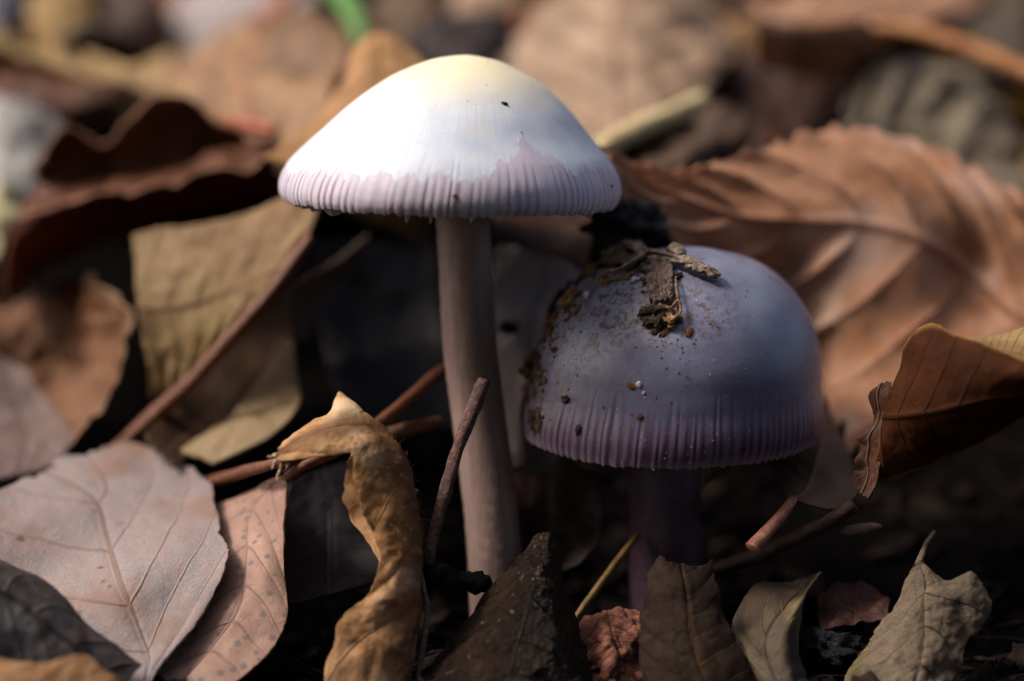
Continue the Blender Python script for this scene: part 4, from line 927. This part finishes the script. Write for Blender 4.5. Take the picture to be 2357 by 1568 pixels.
for k, deg in enumerate((318, 284, 250, 222, 62, 108)):
    a = math.radians(deg); R_ = 1500+90*(k % 3); x, y = R_*math.cos(a), R_*math.sin(a)-100
    r = empty('shrub', (x, y, gz(x, y))); r.rotation_euler.z = k*1.3; r.scale = (1, 1, .95+.06*(k % 4))
    tag(r, 'leafy dark green shrub added out of view to block low sky light', 'shrub', 'added shrubs blocking the low sky')
    for n_, me in (('crown', CROWN), ('trunk', TRUNK)):
        o = bpy.data.objects.new(n_, me); col.objects.link(o); o.parent = r

# ---------------------------------------------------------------- crumbs and bark on the violet cap
M_BARK = simple_mat('bark_flake', '6a5648', '9a8a7a', 1.6, .8, .15, .2)
M_GOLD = simple_mat('golden_crumb', '96744a', '62462a', 2.5, .75, .15, .3)
M_DARK = simple_mat('dark_crumb', '2a201a', '58442e', 2.0, .8, .2, .25)
M_GRAIN = simple_mat('pale_grain', 'c9c2c4', 'a39a9c', 2.0, .35, .05, .5)
M_OLIVE = simple_mat('olive_crumb', '76684a', '94845f', 1.5, .8, .2, .2)
M_RED = simple_mat('red_crumb', '80502f', '54341e', 2.0, .8, .15, .2)
def flake(name, label, cl, mat, lift=(.3, .3), width=10, thick=.22, bumpy=.12, cat='bark flake', seed=0.):
    """a thin strip lying on the violet cap: cl = [(px,py,lift,halfwidth)]"""
    rows = []
    pts = np.array([(a, c) for a, c, *_ in cl], float); tg = np.gradient(pts, axis=0); tg /= np.linalg.norm(tg, axis=1, keepdims=True); nn = np.stack([-tg[:, 1], tg[:, 0]], 1)
    for i, (a, c, lf, hw) in enumerate(cl):
        p, n = on_lilac(a, c, lf)
        e = RGT*nn[i, 0]-UP*nn[i, 1]; e = e-n*(e@n); e /= np.linalg.norm(e)
        rows.append([tuple(p+e*hw*K*v+n*(.12*(1-v*v))) for v in (-1, -.3, .3, 1)])
    X, N, U, V = leaf_surface(rows, 48, 26, serr=(0, 4), rag=.11, crumple=(bumpy*2.6, 1.0), veins=(3, 1, .03), seed=seed+len(bpy.data.objects), pix=False, rag_u=.07)
    Vt, F, uv = sheet(X, N, U, V, thick)
    return tag(mk(name, Vt, F, mat, uv=uv), label, cat)
flake('bark_flake', 'grey-brown bark strip lying to the right across the violet cap top', [(1500, 606, .5, 14), (1548, 612, .75, 17), (1600, 632, .8, 22), (1655, 652, .5, 15)], M_BARK, thick=.35)
flake('bark_flake', 'upright brown bark strip running down the violet cap', [(1512, 608, .3, 40), (1520, 640, .55, 38), (1524, 672, .6, 34), (1526, 706, .5, 30)], simple_mat('pink_bark', '5c463e', '806a60', 1.8, .8, .15, .2), thick=.3)
flake('bark_flake', 'broad thin brown bark piece on the left top of the violet cap', [(1372, 602, .3, 26), (1412, 606, .45, 34), (1455, 612, .5, 30), (1495, 600, .45, 22)], simple_mat('brown_bark', '4a3c32', '6a5848', 1.8, .8, .15, .2), thick=.25, seed=4)
flake('bark_flake', 'small bark chip sticking up behind the right-hand bark strip', [(1545, 590, .5, 13), (1556, 596, 1.0, 16), (1570, 606, .6, 13)], M_BARK, thick=.4, seed=7)
flake('bark_flake', 'dark brown bark scale on the left shoulder of the violet cap', [(1318, 662, .3, 22), (1293, 690, .5, 32), (1273, 725, .35, 24)], simple_mat('dark_bark', '3a2a24', '54423a', 1.6, .8, .15), thick=.3, seed=9, bumpy=.18)
def strand(label, pts, r, mat, name='bark_fibre', cat='fibre'):
    q = [on_lilac(a, c, lf)[0] for a, c, lf in pts]; V, F, uv = tube_geo(q, r, 8, 8, .3, len(bpy.data.objects)*.37)
    return tag(mk(name, V, F, mat, uv=uv), label, cat)
strand('thin curved bark fibre arching over the bark pieces on the violet cap', [(1385, 634, .6), (1425, 640, .8), (1465, 622, 1.0), (1500, 606, 1.1), (1545, 614, 1.1), (1590, 632, 1.0)], [.12, .16, .18, .2, .2, .16], M_BARK)
strand('short grey twig stub lying on the broad bark piece', [(1420, 570, .7), (1445, 578, 1.0), (1468, 592, .9), (1480, 606, .6)], [.3, .36, .36, .25], M_BARK, 'twig_stub', 'twig')
strand('forked grey twig stub at the top edge of the violet cap', [(1452, 568, .6), (1470, 578, .8), (1495, 596, .7)], [.28, .3, .2], M_BARK, 'twig_stub', 'twig')
strand('yellow plant fibre hanging beside the upright bark strip', [(1556, 650, .6), (1558, 680, .8), (1562, 710, .8), (1556, 740, .6)], [.1, .13, .12, .08], M_GOLD, 'plant_fibre')
strand('curled yellow fibre under the bark strip end', [(1520, 712, .8), (1545, 722, 1.0), (1560, 712, 1.1), (1568, 728, .8), (1548, 748, .7)], [.08, .12, .12, .1, .08], M_GOLD, 'plant_fibre')
CR = [(1500, 728, .75, M_DARK, 'black soil crumb under the lower end of the upright bark strip', (1.3, .9, .8)),
      (1520, 745, .5, M_DARK, 'small black crumb beneath the big soil crumb', (1, 1, .7)),
      (1545, 735, .6, M_GOLD, 'golden soil crumb beside the black crumb on the violet cap', (1, 1.1, .7)),
      (1530, 718, .5, M_GOLD, 'golden fleck wedged at the end of the upright bark strip', (1.4, .8, .6)),
      (1408, 577, .75, M_OLIVE, 'round olive crumb on the upper left of the violet cap', (1, 1, .9)),
      (1392, 566, .7, M_DARK, 'dark crumb behind the round olive crumb', (1.2, 1, .8)),
      (1352, 607, .6, M_GOLD, 'orange-brown crumb cluster left of the broad bark piece', (1.7, .8, .7)),
      (1335, 622, .5, M_RED, 'red-brown crumb on the violet cap outline left of the bark', (1.5, .9, .6)),
      (1375, 612, .5, M_RED, 'red-brown crumb at the edge of the broad bark piece', (1.2, .9, .6)),
      (1302, 690, .55, M_GOLD, 'golden gritty crumb on the dark bark scale', (1, 1.6, .8)),
      (1288, 676, .4, M_GOLD, 'small golden crumb atop the dark bark scale', (1, 1.2, .8)),
      (1258, 742, .45, M_RED, 'red-brown crumb below the dark bark scale', (1.5, 1, .6)),
      (1238, 716, .4, M_OLIVE, 'pale olive crumb on the left outline of the violet cap', (1, 1.2, .7)),
      (1212, 828, .55, M_GOLD, 'upper golden crumb of the clump on the left side of the violet cap', (.9, 1.5, .8)),
      (1203, 858, .6, M_OLIVE, 'olive crumb in the middle of the left side clump', (.8, 1.2, .9)),
      (1200, 892, .5, M_GOLD, 'lower golden crumb of the left side clump', (.8, 1.6, .7)),
      (1212, 800, .35, M_GRAIN, 'whitish grain above the left side clump', (1, 1, .7)),
      (1213, 968, .45, M_DARK, 'dark tuft of dirt low on the left rim of the violet cap', (.9, 1.6, .7)),
      (1472, 885, .22, M_GRAIN, 'white sand grain in the middle of the violet cap front', (1, 1.15, .5)),
      (1481, 905, .14, M_GRAIN, 'tiny white sand grain below the larger white grain', (1, 1, .5)),
      (1452, 888, .25, M_RED, 'brown fleck left of the white sand grains', (1.5, .7, .4)),
      (1472, 962, .24, M_RED, 'round brown speck low on the violet cap front', (1, 1, .5)),
      (1331, 990, .28, M_DARK, 'dark brown speck on the striped left rim of the violet cap', (1.3, .9, .5)),
      (1354, 680, .36, M_GRAIN, 'pale gritty crumb left of the upright bark strip', (1.3, .9, .6)),
      (1400, 650, .4, M_GOLD, 'golden crumb below the broad bark piece', (1.4, .8, .5)),
      (1440, 640, .38, M_GOLD, 'second golden crumb below the broad bark piece, near the upright strip', (1.4, .9, .5)),
      (1463, 648, .3, M_GRAIN, 'pale grain just left of the upright bark strip', (1, 1, .6)),
      (1530, 765, .28, M_RED, 'red-brown speck below the crumbs at the strip end', (.7, 1.5, .4)),
      (1586, 764, .26, M_RED, 'lone red-brown speck right of the crumbs below the strip', (1, 1.4, .4)),
      (1290, 920, .3, M_DARK, 'black speck cluster on the lower left of the violet cap', (1, 1.3, .5))]
CR += [(px, py, r, mt, 'loose crumb in the dirt heaped on top of the violet cap', st) for px, py, r, mt, st in (
    (1370, 592, .4, M_DARK, (1.3, 1, .8)), (1428, 588, .35, M_RED, (1.4, .8, .8)), (1462, 600, .45, M_DARK, (1.2, .9, .8)), (1484, 622, .4, M_DARK, (1, 1.4, .8)), (1492, 645, .35, M_RED, (.8, 1.4, .8)),
    (1500, 590, .4, M_RED, (1.3, .9, .9)), (1416, 622, .3, M_RED, (1.4, .8, .7)), (1450, 628, .33, M_DARK, (1.5, .7, .7)), (1560, 640, .3, M_DARK, (1, 1.3, .8)), (1538, 655, .28, M_RED, (.8, 1.3, .8)), (1390, 640, .28, M_GOLD, (1.3, .8, .6)), (1340, 640, .3, M_RED, (1.2, .8, .6)))]
for i, (px, py, r, mt, lab, st) in enumerate(CR):
    if px < 1310: px += 14
    r *= 1.25
    p, n = on_lilac(px, py, r*st[2]*.45)
    V, F = crumb_geo(p, n, r, st, i*.9, i*1.7, 3 if r > .45 else 2, .75 if r > .3 else .4, 1.6)
    tag(mk('soil_crumb' if mt is not M_GRAIN else 'sand_grain', V, F, mt, smooth=mt is M_GRAIN), lab, 'crumb' if mt is not M_GRAIN else 'sand grain', 'loose crumbs heaped on the violet cap' if lab.startswith('loose') else None)
def specks(name, label, on, spots, mat, rr=(.03, .09)):
    parts = []
    for (px, py, sx, sy, n_) in spots:
        for k in range(n_):
            a, c = random.gauss(px, sx), random.gauss(py, sy); r = random.uniform(*rr)*random.choice((.6, .8, 1, 1.3))
            p, n = on(a, c, r*.3); q, f_ = crumb_geo(p, n, r, (1, random.uniform(.7, 1.8), .6), random.uniform(0, 6), k*.7+px, 1, .5)
            x, y, _ = proj(p)
            if abs(x-a) > 8 or abs(y-c) > 8: continue
            parts.append((q, f_))
    V, F = merge(parts); tag(mk(name, V, F, mat, smooth=False), label, 'specks', kind='stuff')
specks('dirt_specks', 'brown dirt specks scattered over the violet cap', on_lilac, [(1430, 640, 60, 22, 130), (1530, 780, 35, 40, 60), (1290, 760, 30, 60, 60), (1500, 800, 160, 120, 28), (1230, 880, 18, 60, 40), (1600, 595, 25, 4, 25), (1550, 950, 180, 60, 30)], M_RED)
specks('soil_crust', 'brown soil crust stuck along the left side of the violet cap', on_lilac, [(1304, 690, 16, 26, 170), (1262, 760, 12, 40, 110), (1234, 860, 9, 34, 130), (1238, 965, 8, 18, 60), (1350, 615, 26, 12, 90), (1420, 600, 40, 14, 110), (1525, 735, 16, 14, 50), (1480, 640, 20, 14, 40)], simple_mat('crust', '6a5236', '2c2018', 2.2, .85, .15, .15), (.06, .24))
specks('pale_specks', 'pale glinting specks scattered over the violet cap', on_lilac, [(1300, 870, 50, 50, 50), (1550, 800, 170, 120, 70), (1420, 640, 60, 20, 40), (1500, 1010, 160, 30, 50)], M_GRAIN, (.025, .06))
specks('dark_grit', 'black grit scattered over the violet cap', on_lilac, [(1450, 700, 110, 60, 60), (1290, 930, 40, 50, 30), (1620, 740, 100, 70, 25)], M_DARK, (.025, .07))
specks('dust_specks', 'tiny brown specks dusted on the white cap', on_white, [(1100, 200, 120, 40, 18), (1380, 400, 20, 15, 9), (1150, 330, 120, 40, 14), (900, 330, 100, 60, 10)], M_RED, (.025, .055))
for px, py, r, mt, lab in ((1161, 238, .2, M_DARK, 'black soil speck on the upper right of the white cap'), (1047, 450, .17, M_RED, 'dark red speck on the striped rim of the white cap'), (1407, 428, .11, M_DARK, 'dark speck near the right end of the white cap rim')):
    p, n = on_white(px, py, r*.3); V, F = crumb_geo(p, n, r, (1, 1.4, .6), 2.1, px, 2, .5)
    tag(mk('soil_speck', V, F, mt, smooth=False), lab, 'speck')
# fragments of rotted leaf and needle on the soil
parts = []
for k in range(420):
    x = random.uniform(-30, 62); y = random.uniform(-16, 48); z = gz(x, y); L = random.uniform(1.2, 4.5); wd = random.uniform(.3, 1.6); a = random.uniform(0, 6.28)
    d = np.array([math.cos(a), math.sin(a), random.uniform(-.2, .5)]); e = np.array([-math.sin(a), math.cos(a), random.uniform(-.4, .4)])
    if k % 3 == 0: V_, F_, _ = tube_geo([np.array([x, y, z])-d*L, np.array([x, y, z+.5]), np.array([x, y, z])+d*L+e*random.uniform(-1, 1)], [.1, .16, .08], 5, 3, .2, k); parts.append((V_, F_)); continue
    rows = [[tuple(np.array([x, y, z+.35+.5*u*u])+d*L*(u-.5)+e*wd*v*(1-.6*abs(u-.4))*(.7+.5*random.random())+np.array([0, 0, .3*v*v])) for v in (-1, 0, 1)] for u in (0, .35, .7, 1)]
    X_, N_, U_, V2 = leaf_surface(rows, 7, 5, pix=False, seed=k*.3, crumple=(.2, 1), veins=(1, 0, 0), midgroove=0); q = sheet(X_, N_, U_, V2, .12); parts.append((q[0], q[1]))
V, F = merge(parts); tag(mk('leaf_fragments', V, F, simple_mat('rotted_fragment', '120c0a', '2e2119', .25, .8, .15, .1), origin=(0, 0, 0)), 'small dark rotted leaf fragments and needles on the soil', 'leaf fragments', kind='stuff')
grit_on('cone_grit', CONE, 420, (.05, .16), 'brown grit stuck on the wet dark cone leaf', simple_mat('cone_grit', '4a3a2a', '1c1410', 1.5, .7, .1, .2))
grit_on('cone_sand', CONE, 60, (.04, .1), 'pale sand grains on the wet dark cone leaf', M_GRAIN)
# grit on the soil in the hollow
parts = []
for k in range(1600):
    x = random.uniform(-40, 60); y = random.uniform(-25, 50); r = random.choice((.2, .3, .4, .6, .9)); 
    parts.append(crumb_geo(np.array([x, y, gz(x, y)+r*.2]), (0, 0, 1), r, (1, random.uniform(.6, 1.6), .7), random.uniform(0, 6), k*.37, 1, .6))
V, F = merge(parts); tag(mk('soil_grit', V, F, simple_mat('soil_grit', '0b0808', '221a17', .6, .9, .15, .05), smooth=False, origin=(0, 0, 0)), 'dark soil grit on the forest floor', 'grit', kind='stuff')
